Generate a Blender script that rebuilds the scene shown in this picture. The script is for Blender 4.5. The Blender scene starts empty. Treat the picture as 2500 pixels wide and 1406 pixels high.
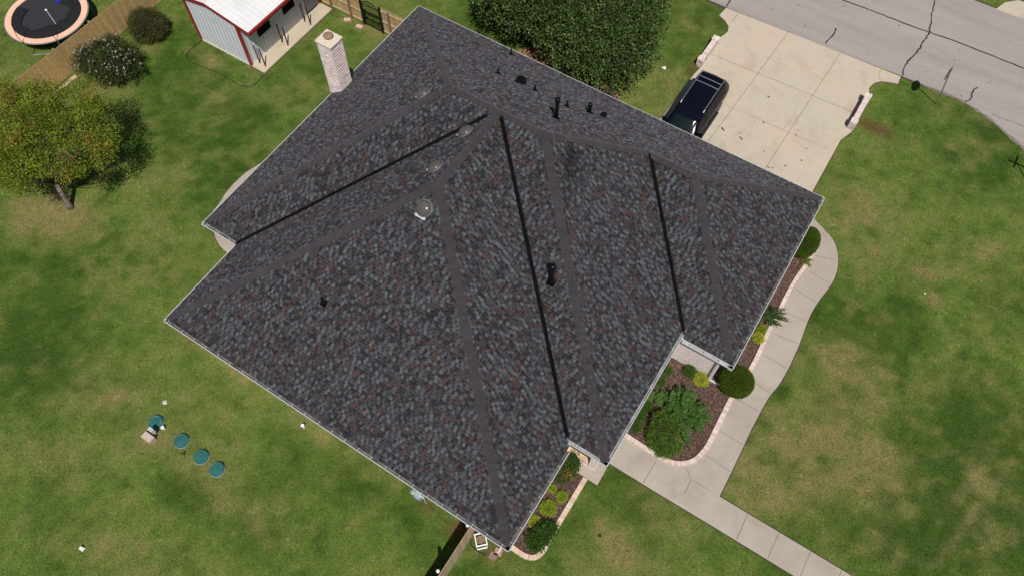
import bpy, math, random
import numpy as np
from mathutils import Vector, Matrix
random.seed(7); RNG = np.random.default_rng(7)
scene = bpy.context.scene
COL = scene.collection
rad = math.radians

# ------------------------------------------------------------------ camera
CAMP = np.array([21.1056, -24.3366, 30.65]); PITCH = 1.07617549; ROLL = 0.0157082; YAW = 2.12553175; FPX = 1853.145
_cp, _sp = math.cos(PITCH), math.sin(PITCH)
FW = np.array([math.cos(YAW)*_cp, math.sin(YAW)*_cp, -_sp])
_r = np.array([math.sin(YAW), -math.cos(YAW), 0.0]); _u = np.cross(_r, FW)
RT = _r*math.cos(ROLL) + _u*math.sin(ROLL); UP = -_r*math.sin(ROLL) + _u*math.cos(ROLL)
cam_d = bpy.data.cameras.new("camera"); cam = bpy.data.objects.new("camera", cam_d); COL.objects.link(cam)
cam_d.sensor_width = 36; cam_d.lens = FPX/2500*36; cam_d.clip_end = 3000; cam_d.sensor_fit = 'HORIZONTAL'
cam.matrix_world = Matrix(((RT[0], UP[0], -FW[0], CAMP[0]), (RT[1], UP[1], -FW[1], CAMP[1]), (RT[2], UP[2], -FW[2], CAMP[2]), (0, 0, 0, 1)))
scene.camera = cam

def G(px, py, z=0.0):
    """survey helper: where a mark of the photo (2500 px wide) lies on the level z"""
    d = FW + (px-1250)/FPX*RT - (py-703)/FPX*UP
    return CAMP + d*((z-CAMP[2])/d[2])
def GP(pts, z=0.0):
    return [tuple(G(x, y, z)[:2]) for x, y in pts]

# ------------------------------------------------------------------ sky, sun, exposure
SUN_EL, SUN_AZ = rad(59), rad(-50)          # azimuth measured from +X towards +Y
w = bpy.data.worlds.new("World"); scene.world = w; w.use_nodes = True
nt = w.node_tree; sky = nt.nodes.new("ShaderNodeTexSky"); sky.sky_type = 'NISHITA'; sky.sun_disc = False
sky.sun_elevation = SUN_EL; sky.sun_rotation = math.pi/2 - SUN_AZ
sky.air_density = 1.0; sky.dust_density = 1.0
bg = nt.nodes["Background"]; bg.inputs[1].default_value = 0.05
nt.links.new(sky.outputs[0], bg.inputs[0])
sd = bpy.data.lights.new("sun", 'SUN'); so = bpy.data.objects.new("sun", sd); COL.objects.link(so)
sd.energy = 4.2; sd.angle = rad(0.5); sd.color = (1.0, 0.955, 0.89)
sdir = Vector((math.cos(SUN_EL)*math.cos(SUN_AZ), math.cos(SUN_EL)*math.sin(SUN_AZ), math.sin(SUN_EL)))
so.rotation_euler = (-sdir).to_track_quat('-Z', 'Y').to_euler(); so.location = (40, -40, 60)
scene.view_settings.view_transform = 'Standard'; scene.view_settings.look = 'None'
scene.view_settings.exposure = 0.0; scene.view_settings.gamma = 1.0
scene.cycles.max_bounces = 6; scene.cycles.transparent_max_bounces = 8

# ------------------------------------------------------------------ materials
def new_mat(name):
    m = bpy.data.materials.new(name); m.use_nodes = True
    n = m.node_tree.nodes; return m, n, m.node_tree.links, n["Principled BSDF"]
def setin(b, **k):
    for a, v in k.items():
        a = a.replace('_', ' ')
        if a in b.inputs: b.inputs[a].default_value = v
def noise(n, l, scale, detail=4, rough=0.55, coord=None, dist=0.0):
    t = n.new("ShaderNodeTexNoise"); t.inputs["Scale"].default_value = scale; t.inputs["Detail"].default_value = detail
    t.inputs["Roughness"].default_value = rough; t.inputs["Distortion"].default_value = dist
    if coord is not None: l.new(coord, t.inputs["Vector"])
    return t
def ramp(n, l, src, stops):
    r = n.new("ShaderNodeValToRGB"); e = r.color_ramp.elements
    while len(e) < len(stops): e.new(0.5)
    for i, (p, c) in enumerate(stops): e[i].position = p; e[i].color = (*c, 1) if len(c) == 3 else c
    l.new(src, r.inputs[0]); return r
def mix(n, l, a, b, fac, mode='MIX'):
    x = n.new("ShaderNodeMix"); x.data_type = 'RGBA'; x.blend_type = mode
    for sock, v in ((x.inputs[0], fac), (x.inputs[6], a), (x.inputs[7], b)):
        if hasattr(v, 'is_output') or hasattr(v, 'links'): l.new(v, sock)
        else: sock.default_value = v if isinstance(v, (int, float)) else (*v, 1)
    return x.outputs[2]
def obj_coord(n): return n.new("ShaderNodeTexCoord").outputs["Object"]
def geo_pos(n): return n.new("ShaderNodeNewGeometry").outputs["Position"]
def bump(n, l, h, b, strength=0.3, dist=0.02):
    k = n.new("ShaderNodeBump"); k.inputs["Strength"].default_value = strength; k.inputs["Distance"].default_value = dist
    l.new(h, k.inputs["Height"]); l.new(k.outputs[0], b.inputs["Normal"]); return k

def simple(name, color, rough=0.6, metal=0.0, var=0.12, scale=6.0, bumpy=0.0, **k):
    """plain paint / plastic / metal, with a little mottling"""
    m, n, l, b = new_mat(name); pos = geo_pos(n)
    t = noise(n, l, scale, 5, 0.6, pos)
    dark = tuple(c*(1-var) for c in color); lite = tuple(min(1, c*(1+var)) for c in color)
    r = ramp(n, l, t.outputs[0], [(0.3, dark), (0.7, lite)])
    l.new(r.outputs[0], b.inputs["Base Color"]); setin(b, Roughness=rough, Metallic=metal, **k)
    if bumpy: bump(n, l, t.outputs[0], b, bumpy)
    return m
def attr_mat(name, rough=0.8, var=0.25, scale=40.0, bumpy=0.25, bdist=0.01, sheen=0.0, spec=0.3, fine=0):
    """colour per piece from the mesh attribute Col, broken up by noise"""
    m, n, l, b = new_mat(name); pos = geo_pos(n)
    a = n.new("ShaderNodeAttribute"); a.attribute_name = "Col"
    t = noise(n, l, scale, 6, 0.7, pos)
    r = ramp(n, l, t.outputs[0], [(0.25, (1-var,)*3), (0.75, (1+var,)*3)])
    c = mix(n, l, a.outputs[0], r.outputs[0], 1.0, 'MULTIPLY')
    l.new(c, b.inputs["Base Color"]); setin(b, Roughness=rough)
    b.inputs["Specular IOR Level"].default_value = spec
    if sheen:
        b.inputs["Sheen Weight"].default_value = sheen; b.inputs["Sheen Roughness"].default_value = 0.5
        l.new(mix(n, l, c, (3.2, 3.1, 3.2), 1.0, 'MULTIPLY'), b.inputs["Sheen Tint"])
    if bumpy: bump(n, l, t.outputs[0], b, bumpy, bdist)
    return m
def leaf_mat(name, rough=0.5, trans=0.25, spec=0.4):
    m, n, l, b = new_mat(name)
    a = n.new("ShaderNodeAttribute"); a.attribute_name = "Col"
    l.new(a.outputs[0], b.inputs["Base Color"]); setin(b, Roughness=rough); b.inputs["Specular IOR Level"].default_value = spec
    tr = n.new("ShaderNodeBsdfTranslucent"); hs = n.new("ShaderNodeHueSaturation"); hs.inputs["Value"].default_value = 1.1; hs.inputs["Saturation"].default_value = 1.15
    l.new(a.outputs[0], hs.inputs["Color"]); l.new(hs.outputs[0], tr.inputs[0])
    ms = n.new("ShaderNodeMixShader"); ms.inputs[0].default_value = trans
    l.new(b.outputs[0], ms.inputs[1]); l.new(tr.outputs[0], ms.inputs[2]); l.new(ms.outputs[0], n["Material Output"].inputs[0])
    return m
def concrete(name, base, tint, rough=0.85):
    m, n, l, b = new_mat(name); pos = geo_pos(n)
    big = noise(n, l, 0.35, 4, 0.6, pos, 0.4); mid = noise(n, l, 2.2, 6, 0.65, pos); fin = noise(n, l, 45, 3, 0.7, pos)
    r1 = ramp(n, l, big.outputs[0], [(0.35, base), (0.65, tint)])
    r2 = ramp(n, l, mid.outputs[0], [(0.25, (0.94, 0.935, 0.93)), (0.6, (1.015, 1.015, 1.015))])
    r3 = ramp(n, l, fin.outputs[0], [(0.2, (0.9,)*3), (0.8, (1.08,)*3)])
    s4 = noise(n, l, 0.75, 5, 0.62, pos, 0.8); r4 = ramp(n, l, s4.outputs[0], [(0.5, (1, 1, 1)), (0.72, (.86, .84, .82))])
    c = mix(n, l, r1.outputs[0], r2.outputs[0], 1.0, 'MULTIPLY'); c = mix(n, l, c, r3.outputs[0], 1.0, 'MULTIPLY'); c = mix(n, l, c, r4.outputs[0], 1.0, 'MULTIPLY')
    l.new(c, b.inputs["Base Color"]); setin(b, Roughness=rough); bump(n, l, fin.outputs[0], b, 0.15, 0.004)
    return m

M = {}
M['shingle'] = attr_mat("asphalt shingle", 0.95, 0.22, 55, 0.3, 0.003, 0.85, 0.08)
M['cap'] = attr_mat("ridge cap shingle", 0.95, 0.18, 60, 0.3, 0.003, 0.85, 0.08)
M['underlay'] = simple("roof underlay", (0.022, 0.02, 0.021), 0.9)
M['valley'] = simple("black valley metal", (0.006, 0.006, 0.0065), 0.75, 0.0, 0.3, 3, 0, Specular_IOR_Level=0.04)
M['blackpipe'] = simple("black painted vent", (0.004, 0.004, 0.005), 0.22, 0.0, 0.3, 10, 0, Specular_IOR_Level=0.25)
M['white'] = simple("white painted aluminium", (0.52, 0.53, 0.54), 0.45, 0.0, 0.05, 3)
M['guttin'] = simple("dirty shaded gutter trough", (0.11, 0.105, 0.10), 0.6, 0.0, 0.75, 2.0)  # dirt plus the trough's own shade, both put into the colour
M['troughgrey'] = simple("grey gutter trough", (0.30, 0.31, 0.32), 0.5, 0.0, 0.5, 2.5)
M['debris'] = attr_mat("leaf litter", 0.9, 0.4, 25, 0.4)
M['soffit'] = simple("white soffit", (0.6, 0.6, 0.58), 0.7)
M['brickatt'] = attr_mat("pink white brick", 0.85, 0.22, 28, 0.3, 0.006)
M['mortar'] = simple("pale mortar", (0.52, 0.47, 0.42), 0.9, 0, 0.15, 20)
M['concrete'] = concrete("driveway concrete", (0.53, 0.44, 0.335), (0.50, 0.44, 0.355))
M['walk'] = concrete("sidewalk concrete", (0.42, 0.375, 0.31), (0.37, 0.315, 0.265))
M['apron'] = concrete("apron concrete", (0.55, 0.46, 0.34), (0.5, 0.43, 0.34))
M['joint'] = simple("pavement joint", (0.19, 0.155, 0.12), 0.95, 0, 0.4, 3)
M['soil'] = simple("dark soil and shadow edge", (0.055, 0.042, 0.028), 0.95, 0, 0.5, 8, 0.4)
M['seal'] = simple("crack sealant", (0.028, 0.023, 0.021), 0.6, 0, 0.4, 3)
M['metalwall'] = simple("white metal siding", (0.60, 0.64, 0.68), 0.4, 0, 0.06, 2)
M['metalroof'] = simple("white metal roof", (0.70, 0.70, 0.70), 0.45, 0, 0.06, 1)
M['redtrim'] = simple("red trim paint", (0.30, 0.022, 0.022), 0.4, 0, 0.1, 2)
M['darkglass'] = simple("dark window", (0.003, 0.003, 0.004), 0.7, 0, 0.2, 2, 0, Specular_IOR_Level=0.05)
M['greydoor'] = simple("grey door paint", (0.25, 0.27, 0.31), 0.5)
M['rust'] = simple("rusty post", (0.035, 0.016, 0.011), 0.6, 0, 0.4, 10)
M['iron'] = simple("black iron", (0.008, 0.009, 0.012), 0.4, 0.2)
M['wood'] = attr_mat("weathered fence wood", 0.85, 0.3, 6, 0.3, 0.01)
M['steel'] = simple("galvanised steel", (0.42, 0.44, 0.45), 0.42, 0.7, 0.15, 8)
M['pad'] = simple("faded orange pad", (0.9, 0.51, 0.37), 0.55, 0, 0.08, 2)
M['matblack'] = simple("black woven mat", (0.026, 0.028, 0.031), 0.6, 0, 0.15, 60)
M['netblack'] = simple("black net", (0.006, 0.006, 0.007), 0.75, 0, 0.4, 30)
M['blue'] = simple("blue vinyl", (0.01, 0.03, 0.55), 0.45)
M['lidgreen'] = simple("green plastic lid", (0.022, 0.115, 0.105), 0.5, 0, 0.18, 5, 0.1)
M['beige'] = simple("beige plastic", (0.46, 0.38, 0.31), 0.55, 0, 0.08, 4)
M['greybox'] = simple("light grey plastic", (0.55, 0.56, 0.57), 0.5, 0, 0.06, 4)
M['pvc'] = simple("white pvc", (0.82, 0.82, 0.82), 0.4, 0, 0.04, 4)
M['bark'] = simple("tree bark", (0.17, 0.13, 0.11), 0.9, 0, 0.45, 9, 0.6)
M['paver'] = simple("red concrete paver", (0.42, 0.20, 0.16), 0.85, 0, 0.2, 10)
M['paver2'] = simple("brown concrete paver", (0.22, 0.15, 0.125), 0.85, 0, 0.25, 10)
M['palepaver'] = simple("pale pink paver", (0.56, 0.37, 0.30), 0.85, 0, 0.2, 10)
M['stone'] = simple("pale rock", (0.55, 0.50, 0.44), 0.9, 0, 0.3, 12, 0.5)
M['meter'] = simple("blue grey meter paint", (0.27, 0.33, 0.37), 0.5, 0, 0.2, 12)
M['hose'] = simple("black rubber hose", (0.015, 0.014, 0.013), 0.5)
M['hosetan'] = simple("tan coiled hose", (0.24, 0.19, 0.11), 0.6)
M['carpaint'] = simple("black car paint", (0.0045, 0.006, 0.012), 0.22, 0, 0.1, 2, 0, Specular_IOR_Level=0.05)
M['carglass'] = simple("tinted car glass", (0.008, 0.014, 0.013), 0.05, 0, 0.1, 2, 0, Specular_IOR_Level=0.3)
M['sideglass'] = simple("dark side glass", (0.006, 0.007, 0.008), 0.25, 0, 0.1, 2, 0, Specular_IOR_Level=0.03)
M['rubber'] = simple("tyre rubber", (0.012, 0.012, 0.012), 0.85)
M['rail'] = simple("silver roof rail", (0.22, 0.22, 0.24), 0.4, 0.5)
M['lampred'] = simple("red lamp lens", (0.25, 0.01, 0.01), 0.2)
M['lampclear'] = simple("clear lamp lens", (0.5, 0.5, 0.5), 0.15)
M['signred'] = simple("red sign face", (0.45, 0.015, 0.02), 0.45)
M['signback'] = simple("grey sign back", (0.20, 0.22, 0.20), 0.5, 0.4)
M['signgreen'] = simple("green sign face", (0.01, 0.16, 0.06), 0.45)
M['domeskin'] = simple("smoked dome", (0.095, 0.083, 0.078), 0.2, 0, 0.1, 4, 0, Specular_IOR_Level=0.3)
M['flashing'] = simple("pale flashing", (0.6, 0.66, 0.72), 0.4, 0.3)
M['rustcap'] = simple("rusted cap", (0.30, 0.20, 0.13), 0.7, 0.2, 0.25, 9)
M['leaf'] = leaf_mat("leaf", 0.6, 0.25, 0.1)
M['leafglossy'] = leaf_mat("glossy leaf", 0.45, 0.15, 0.18)
M['grassblade'] = leaf_mat("grass blade", 0.75, 0.15, 0.15)
M['shadecore'] = simple("added shade core", (.014, .018, .007), .95, 0, .4, 12)  # dark fill for the added light-blocking crown cores
M['mulchchip'] = attr_mat("bark mulch chip", 0.95, 0.35, 30, 0.3)
M['roofline'] = simple("roof seam shade", (0.5, 0.5, 0.5), 0.5)

# asphalt street
m, n, l, b = new_mat("street asphalt"); pos = geo_pos(n)
mp = n.new("ShaderNodeMapping"); mp.inputs["Scale"].default_value = (0.12, 1.0, 1.0); l.new(pos, mp.inputs[0])
st = noise(n, l, 0.9, 5, 0.6, mp.outputs[0]); fi = noise(n, l, 38, 4, 0.75, pos); sp = n.new("ShaderNodeTexVoronoi"); sp.inputs["Scale"].default_value = 9; l.new(pos, sp.inputs["Vector"])
r1 = ramp(n, l, st.outputs[0], [(0.3, (0.30, 0.265, 0.245)), (0.7, (0.37, 0.335, 0.31))])
r2 = ramp(n, l, fi.outputs[0], [(0.28, (0.72, 0.71, 0.7)), (0.6, (1.08, 1.07, 1.06))])
r3 = ramp(n, l, sp.outputs[0], [(0.0, (0.72,)*3), (0.08, (1, 1, 1))])
c = mix(n, l, r1.outputs[0], r2.outputs[0], 1.0, 'MULTIPLY'); c = mix(n, l, c, r3.outputs[0], 0.6, 'MULTIPLY')
l.new(c, b.inputs["Base Color"]); setin(b, Roughness=0.9); bump(n, l, fi.outputs[0], b, 0.3, 0.01); M['asphalt'] = m

# lawn ground: attribute Col carries the dry/lush map, noise does the rest
m, n, l, b = new_mat("lawn"); pos = geo_pos(n)
a = n.new("ShaderNodeAttribute"); a.attribute_name = "Col"
f1 = noise(n, l, 14, 5, 0.75, pos); f2 = noise(n, l, 45, 3, 0.7, pos); f3 = noise(n, l, 2.0, 4, 0.6, pos)
r1 = ramp(n, l, f1.outputs[0], [(0.28, (0.45, 0.5, 0.42)), (0.5, (0.95, 0.97, 0.9)), (0.75, (1.55, 1.45, 1.5))])
r2 = ramp(n, l, f2.outputs[0], [(0.25, (0.55,)*3), (0.75, (1.4,)*3)])
r3 = ramp(n, l, f3.outputs[0], [(0.3, (0.85, 0.88, 0.85)), (0.7, (1.12, 1.1, 1.1))])
c = mix(n, l, a.outputs[0], r1.outputs[0], 1.0, 'MULTIPLY'); c = mix(n, l, c, r2.outputs[0], 1.0, 'MULTIPLY'); c = mix(n, l, c, r3.outputs[0], 1.0, 'MULTIPLY')
l.new(c, b.inputs["Base Color"]); setin(b, Roughness=0.95); b.inputs["Specular IOR Level"].default_value = 0.1
bump(n, l, f1.outputs[0], b, 0.7, 0.05); M['lawn'] = m

# bark mulch ground
m, n, l, b = new_mat("mulch"); pos = geo_pos(n)
v = n.new("ShaderNodeTexVoronoi"); v.inputs["Scale"].default_value = 22; l.new(pos, v.inputs["Vector"])
f = noise(n, l, 60, 4, 0.7, pos)
r1 = ramp(n, l, v.outputs["Color"], [(0.15, (0.04, 0.023, 0.017)), (0.55, (0.11, 0.064, 0.048)), (0.9, (0.22, 0.145, 0.115))])
c = mix(n, l, r1.outputs[0], ramp(n, l, f.outputs[0], [(0.3, (0.6,)*3), (0.7, (1.3,)*3)]).outputs[0], 1.0, 'MULTIPLY')
l.new(c, b.inputs["Base Color"]); setin(b, Roughness=0.95); bump(n, l, v.outputs["Distance"], b, 0.8, 0.03); M['mulch'] = m

# house wall brick (uv in metres)
m, n, l, b = new_mat("wall brick"); uv = n.new("ShaderNodeTexCoord").outputs["UV"]
br = n.new("ShaderNodeTexBrick"); l.new(uv, br.inputs["Vector"]); br.inputs["Scale"].default_value = 1.0
br.inputs["Brick Width"].default_value = 0.2; br.inputs["Row Height"].default_value = 0.072; br.inputs["Mortar Size"].default_value = 0.007
br.inputs["Color1"].default_value = (0.80, 0.71, 0.68, 1); br.inputs["Color2"].default_value = (0.68, 0.58, 0.56, 1); br.inputs["Mortar"].default_value = (0.60, 0.55, 0.52, 1)
f = noise(n, l, 9, 5, 0.7, uv)
c = mix(n, l, br.outputs["Color"], ramp(n, l, f.outputs[0], [(0.3, (0.75, 0.72, 0.72)), (0.65, (1.15, 1.15, 1.15))]).outputs[0], 1.0, 'MULTIPLY')
l.new(c, b.inputs["Base Color"]); setin(b, Roughness=0.88); bump(n, l, br.outputs["Fac"], b, -0.4, 0.01); M['brickwall'] = m

# ------------------------------------------------------------------ mesh helpers
def mk(name, verts, faces, mat, parent=None, cols=None, smooth=False, uvbox=False, loc=None):
    """one mesh object from arrays; cols = one colour per face"""
    verts = np.asarray(verts, dtype=np.float32); me = bpy.data.meshes.new(name)
    if isinstance(faces, np.ndarray):
        k = faces.shape[1]; nf = len(faces); flat = faces.ravel().astype(np.int32); tot = np.full(nf, k, np.int32)
    else:
        tot = np.array([len(f) for f in faces], np.int32); flat = np.array([i for f in faces for i in f], np.int32); nf = len(faces)
    if loc is not None: verts = verts - np.array(loc, np.float32)
    me.vertices.add(len(verts)); me.vertices.foreach_set("co", verts.ravel())
    me.loops.add(len(flat)); me.loops.foreach_set("vertex_index", flat)
    me.polygons.add(nf); st_ = np.concatenate([[0], np.cumsum(tot)[:-1]]).astype(np.int32)
    me.polygons.foreach_set("loop_start", st_); me.polygons.foreach_set("loop_total", tot)
    me.update(calc_edges=True)
    me.polygons.foreach_set("use_smooth", np.full(nf, bool(smooth)))
    if cols is not None:
        cols = np.asarray(cols, np.float32); at = me.color_attributes.new("Col", 'FLOAT_COLOR', 'CORNER')
        full = np.ones((len(flat), 4), np.float32); full[:, :3] = np.repeat(cols, tot, axis=0); at.data.foreach_set("color", full.ravel())
    if uvbox:
        uvl = me.uv_layers.new(name="UVMap"); nn = np.zeros(nf*3, np.float32); me.polygons.foreach_get("normal", nn); nn = np.abs(nn.reshape(-1, 3))
        ax = np.repeat(nn.argmax(1), tot); co = verts[flat]
        u = np.where(ax == 0, co[:, 1], co[:, 0]); v_ = np.where(ax == 2, co[:, 1], co[:, 2])
        uvl.data.foreach_set("uv", np.stack([u, v_], 1).astype(np.float32).ravel())
    if mat is not None: me.materials.append(mat)
    me.validate()
    o = bpy.data.objects.new(name, me); COL.objects.link(o)
    if loc is not None: o.location = loc
    if parent is not None: o.parent = parent; o.matrix_parent_inverse = parent.matrix_world.inverted() if parent.parent is None else Matrix()
    return o

class MB:
    def __init__(s): s.v = []; s.f = []; s.c = []
    def face(s, idx, c=None): s.f.append(idx); s.c.append(c if c is not None else (0.5, 0.5, 0.5))
    def poly(s, pts, c=None):
        i = len(s.v); s.v += [tuple(p) for p in pts]; s.face(list(range(i, i+len(pts))), c)
    def box(s, cen, size, rz=0.0, c=None, rot=None):
        hx, hy, hz = size[0]/2, size[1]/2, size[2]/2; i = len(s.v)
        ca, sa = math.cos(rz), math.sin(rz)
        for dz in (-hz, hz):
            for dx, dy in ((-hx, -hy), (hx, -hy), (hx, hy), (-hx, hy)):
                if rot is not None:
                    q = rot @ Vector((dx, dy, dz)); s.v.append((cen[0]+q.x, cen[1]+q.y, cen[2]+q.z))
                else: s.v.append((cen[0]+dx*ca-dy*sa, cen[1]+dx*sa+dy*ca, cen[2]+dz))
        for f in ((0, 3, 2, 1), (4, 5, 6, 7), (0, 1, 5, 4), (1, 2, 6, 5), (2, 3, 7, 6), (3, 0, 4, 7)): s.face([i+k for k in f], c)
    def bx(s, x0, x1, y0, y1, z0, z1, c=None): s.box(((x0+x1)/2, (y0+y1)/2, (z0+z1)/2), (abs(x1-x0), abs(y1-y0), abs(z1-z0)), 0, c)
    def prism(s, poly, z0, z1, c=None):
        a = sum(poly[k][0]*poly[(k+1) % len(poly)][1]-poly[(k+1) % len(poly)][0]*poly[k][1] for k in range(len(poly)))
        p = list(poly) if a > 0 else list(poly)[::-1]; i = len(s.v); k = len(p)
        s.v += [(x, y, z0) for x, y in p] + [(x, y, z1) for x, y in p]
        s.face([i+k+j for j in range(k)], c); s.face([i+j for j in range(k)][::-1], c)
        for j in range(k): s.face([i+j, i+(j+1) % k, i+k+(j+1) % k, i+k+j], c)
    def tube(s, pts, r, seg=8, c=None, cap=True):
        pts = [Vector(p) for p in pts]; rs = r if isinstance(r, (list, tuple)) else [r]*len(pts); base = len(s.v)
        up = Vector((0.123, 0.331, 0.93))
        for k, p in enumerate(pts):
            t = (pts[min(k+1, len(pts)-1)]-pts[max(k-1, 0)]).normalized(); a = t.cross(up)
            if a.length < 1e-3: a = t.cross(Vector((1, 0, 0)))
            a.normalize(); b_ = t.cross(a)
            for j in range(seg):
                q = p+(a*math.cos(2*math.pi*j/seg)+b_*math.sin(2*math.pi*j/seg))*rs[k]; s.v.append(tuple(q))
        for k in range(len(pts)-1):
            for j in range(seg):
                s.face([base+k*seg+j, base+k*seg+(j+1) % seg, base+(k+1)*seg+(j+1) % seg, base+(k+1)*seg+j][::-1], c)
        if cap:
            s.face([base+j for j in range(seg)], c); s.face([base+(len(pts)-1)*seg+j for j in range(seg)][::-1], c)
    def lathe(s, cen, prof, seg=24, c=None, axis=None):
        """prof: (radius, height) list, turned round the axis"""
        base = len(s.v); ax = Vector(axis).normalized() if axis is not None else Vector((0, 0, 1))
        a = ax.orthogonal().normalized() if abs(ax.z) < 0.999 else Vector((1, 0, 0)); b_ = ax.cross(a); cen = Vector(cen)
        for r, h in prof:
            for j in range(seg):
                t = 2*math.pi*j/seg; s.v.append(tuple(cen+ax*h+(a*math.cos(t)+b_*math.sin(t))*max(r, 1e-4)))
        for k in range(len(prof)-1):
            for j in range(seg):
                s.face([base+k*seg+j, base+k*seg+(j+1) % seg, base+(k+1)*seg+(j+1) % seg, base+(k+1)*seg+j], c)
        s.face([base+j for j in range(seg)][::-1], c); s.face([base+(len(prof)-1)*seg+j for j in range(seg)], c)
    def build(s, name, mat, parent=None, cols=False, smooth=False, uvbox=False, loc=None):
        return mk(name, s.v, s.f, mat, parent, s.c if cols else None, smooth, uvbox, loc)

def tag(o, label=None, cat=None, group=None, kind=None):
    if label: o['label'] = label
    if cat: o['category'] = cat
    if group: o['group'] = group
    if kind: o['kind'] = kind
    return o
def thing(name, label, cat, loc=(0, 0, 0), rz=0.0, group=None):
    o = bpy.data.objects.new(name, None); COL.objects.link(o); o.location = loc; o.rotation_euler = (0, 0, rz); o.empty_display_size = 0.2
    bpy.context.view_layer.update()
    return tag(o, label, cat, group)
def struct(o): o['kind'] = 'structure'; return o
def child(o, parent):
    """parent a mesh that was built in world coordinates"""
    o.parent = parent; o.matrix_parent_inverse = Matrix.Translation(-parent.location) if parent.rotation_euler.z == 0 else parent.matrix_world.inverted(); return o
def copy_tree(o, parent=None):
    c_ = o.copy(); COL.objects.link(c_)
    if parent is not None: c_.parent = parent
    for ch in list(o.children): copy_tree(ch, c_)
    return c_
def inside(poly, X, Y):
    r = np.zeros(X.shape, bool); k = len(poly)
    for i in range(k):
        x1, y1 = poly[i]; x2, y2 = poly[(i+1) % k]
        if y1 == y2: continue
        cnd = ((y1 > Y) != (y2 > Y)) & (X < (x2-x1)*(Y-y1)/(y2-y1)+x1); r ^= cnd
    return r
def offset(poly, d):
    p = [Vector((x, y)) for x, y in poly]; k = len(p)
    a = sum(p[i].x*p[(i+1) % k].y-p[(i+1) % k].x*p[i].y for i in range(k)); sg = 1 if a > 0 else -1; out = []
    for i in range(k):
        e1 = (p[i]-p[i-1]).normalized(); e2 = (p[(i+1) % k]-p[i]).normalized()
        n1 = Vector((e1.y, -e1.x))*sg; n2 = Vector((e2.y, -e2.x))*sg; nn_ = (n1+n2)
        nn_ = nn_/max(nn_.length_squared, 0.3)*2; out.append(tuple(p[i]+nn_*d))
    return out
def smooth_path(pts, per=6):
    """Catmull-Rom through the points"""
    P_ = [np.array(p, float) for p in pts]; out = []
    for i in range(len(P_)-1):
        p0 = P_[max(i-1, 0)]; p1 = P_[i]; p2 = P_[i+1]; p3 = P_[min(i+2, len(P_)-1)]
        for k in range(per):
            t = k/per; out.append(tuple(0.5*((2*p1)+(-p0+p2)*t+(2*p0-5*p1+4*p2-p3)*t*t+(-p0+3*p1-3*p2+p3)*t**3)))
    out.append(tuple(P_[-1])); return out
def ribbon(pts, wd, z, jag=0.0):
    """flat strip along a path; returns (verts, faces)"""
    P_ = [Vector((p[0], p[1])) for p in pts]; v_ = []; f_ = []
    for i, p in enumerate(P_):
        t = (P_[min(i+1, len(P_)-1)]-P_[max(i-1, 0)]).normalized(); nn_ = Vector((-t.y, t.x)); ww = wd/2*(1+random.uniform(-jag, jag))
        a_ = p+nn_*ww; b_ = p-nn_*ww; v_ += [(a_.x, a_.y, z), (b_.x, b_.y, z)]
        if i: k = 2*i; f_.append([k-2, k-1, k+1, k][::-1])
    return v_, f_
_lat = np.random.default_rng(3).random((256, 256))
def vnoise(x, y, sc, oct=3):
    x = np.asarray(x, float)/sc; y = np.asarray(y, float)/sc; r = 0; amp = 1; tot = 0
    for _ in range(oct):
        xi = np.floor(x).astype(int); yi = np.floor(y).astype(int); fx = x-xi; fy = y-yi; fx = fx*fx*(3-2*fx); fy = fy*fy*(3-2*fy)
        g = lambda a_, b_: _lat[a_ % 256, b_ % 256]
        r = r+amp*((g(xi, yi)*(1-fx)+g(xi+1, yi)*fx)*(1-fy)+(g(xi, yi+1)*(1-fx)+g(xi+1, yi+1)*fx)*fy); tot += amp
        amp *= 0.5; x = x*2.03+17.3; y = y*2.03+9.1
    return r/tot

# ------------------------------------------------------------------ paved outlines
A_OUT = [(-14, 0)]
street_near = [(-120, 11.5), (-40, 11.7), (5, 11.75)] + GP([(1775, 20), (2000, 109), (2204, 188), (2256, 209), (2322, 234), (2354, 249), (2387, 270), (2420, 293), (2453, 322), (2485, 350), (2500, 363)]) + [(31.6, 9.6), (33.2, 7.8), (35, 5.2), (37, 1), (38.5, -4), (39.5, -12), (41, -80), (49, -80), (47.5, 0), (47.5, 11), (130, 11.5), (130, 20.6), (27.6, 20.2), (24.7, 20.2), (-40, 19.9), (-120, 19.6)]
dr_px = [(1772.6, 20.5), (1755.6, 39), (1770, 52), (1778.5, 65), (1777, 78.5), (1767, 86.7), (1757, 93)]
drive = GP(dr_px) + [(13.74, 8.7), (13.7, 6.72), (13.62, 6.14), (13.54, 2.35), (13.5, -1.0), (22.0, -1.0), (21.97, 2.55), (21.97, 6.14), (22.26, 7.0), (21.95, 7.05)] + GP([(2122, 226), (2121, 218), (2125, 212), (2135, 203.5), (2151, 199.6), (2171, 202), (2192, 206), (2199, 188.5), (2100, 149), (1950, 90)])
walk_out = GP([(1986, 533), (1992, 540), (2017.5, 567), (2034.6, 588), (2043, 611), (2046, 636.6), (2042, 665), (2030, 693.5), (2006, 725), (1992, 745), (1977.7, 770), (1966, 799), (1952, 838.7), (1938, 870), (1925, 898.5), (1900, 941), (1880, 965), (1862, 995), (1832, 1052), (1808.6, 1102.6), (1762, 1200)])
walk_out = smooth_path(walk_out, 3)
bord3 = [(23.25, -0.7), (23.33, -1.12), (23.30, -1.9), (23.21, -2.78), (23.18, -3.8), (23.2, -4.79), (23.21, -6.02), (23.28, -7.79), (23.2, -9.0)]
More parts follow.
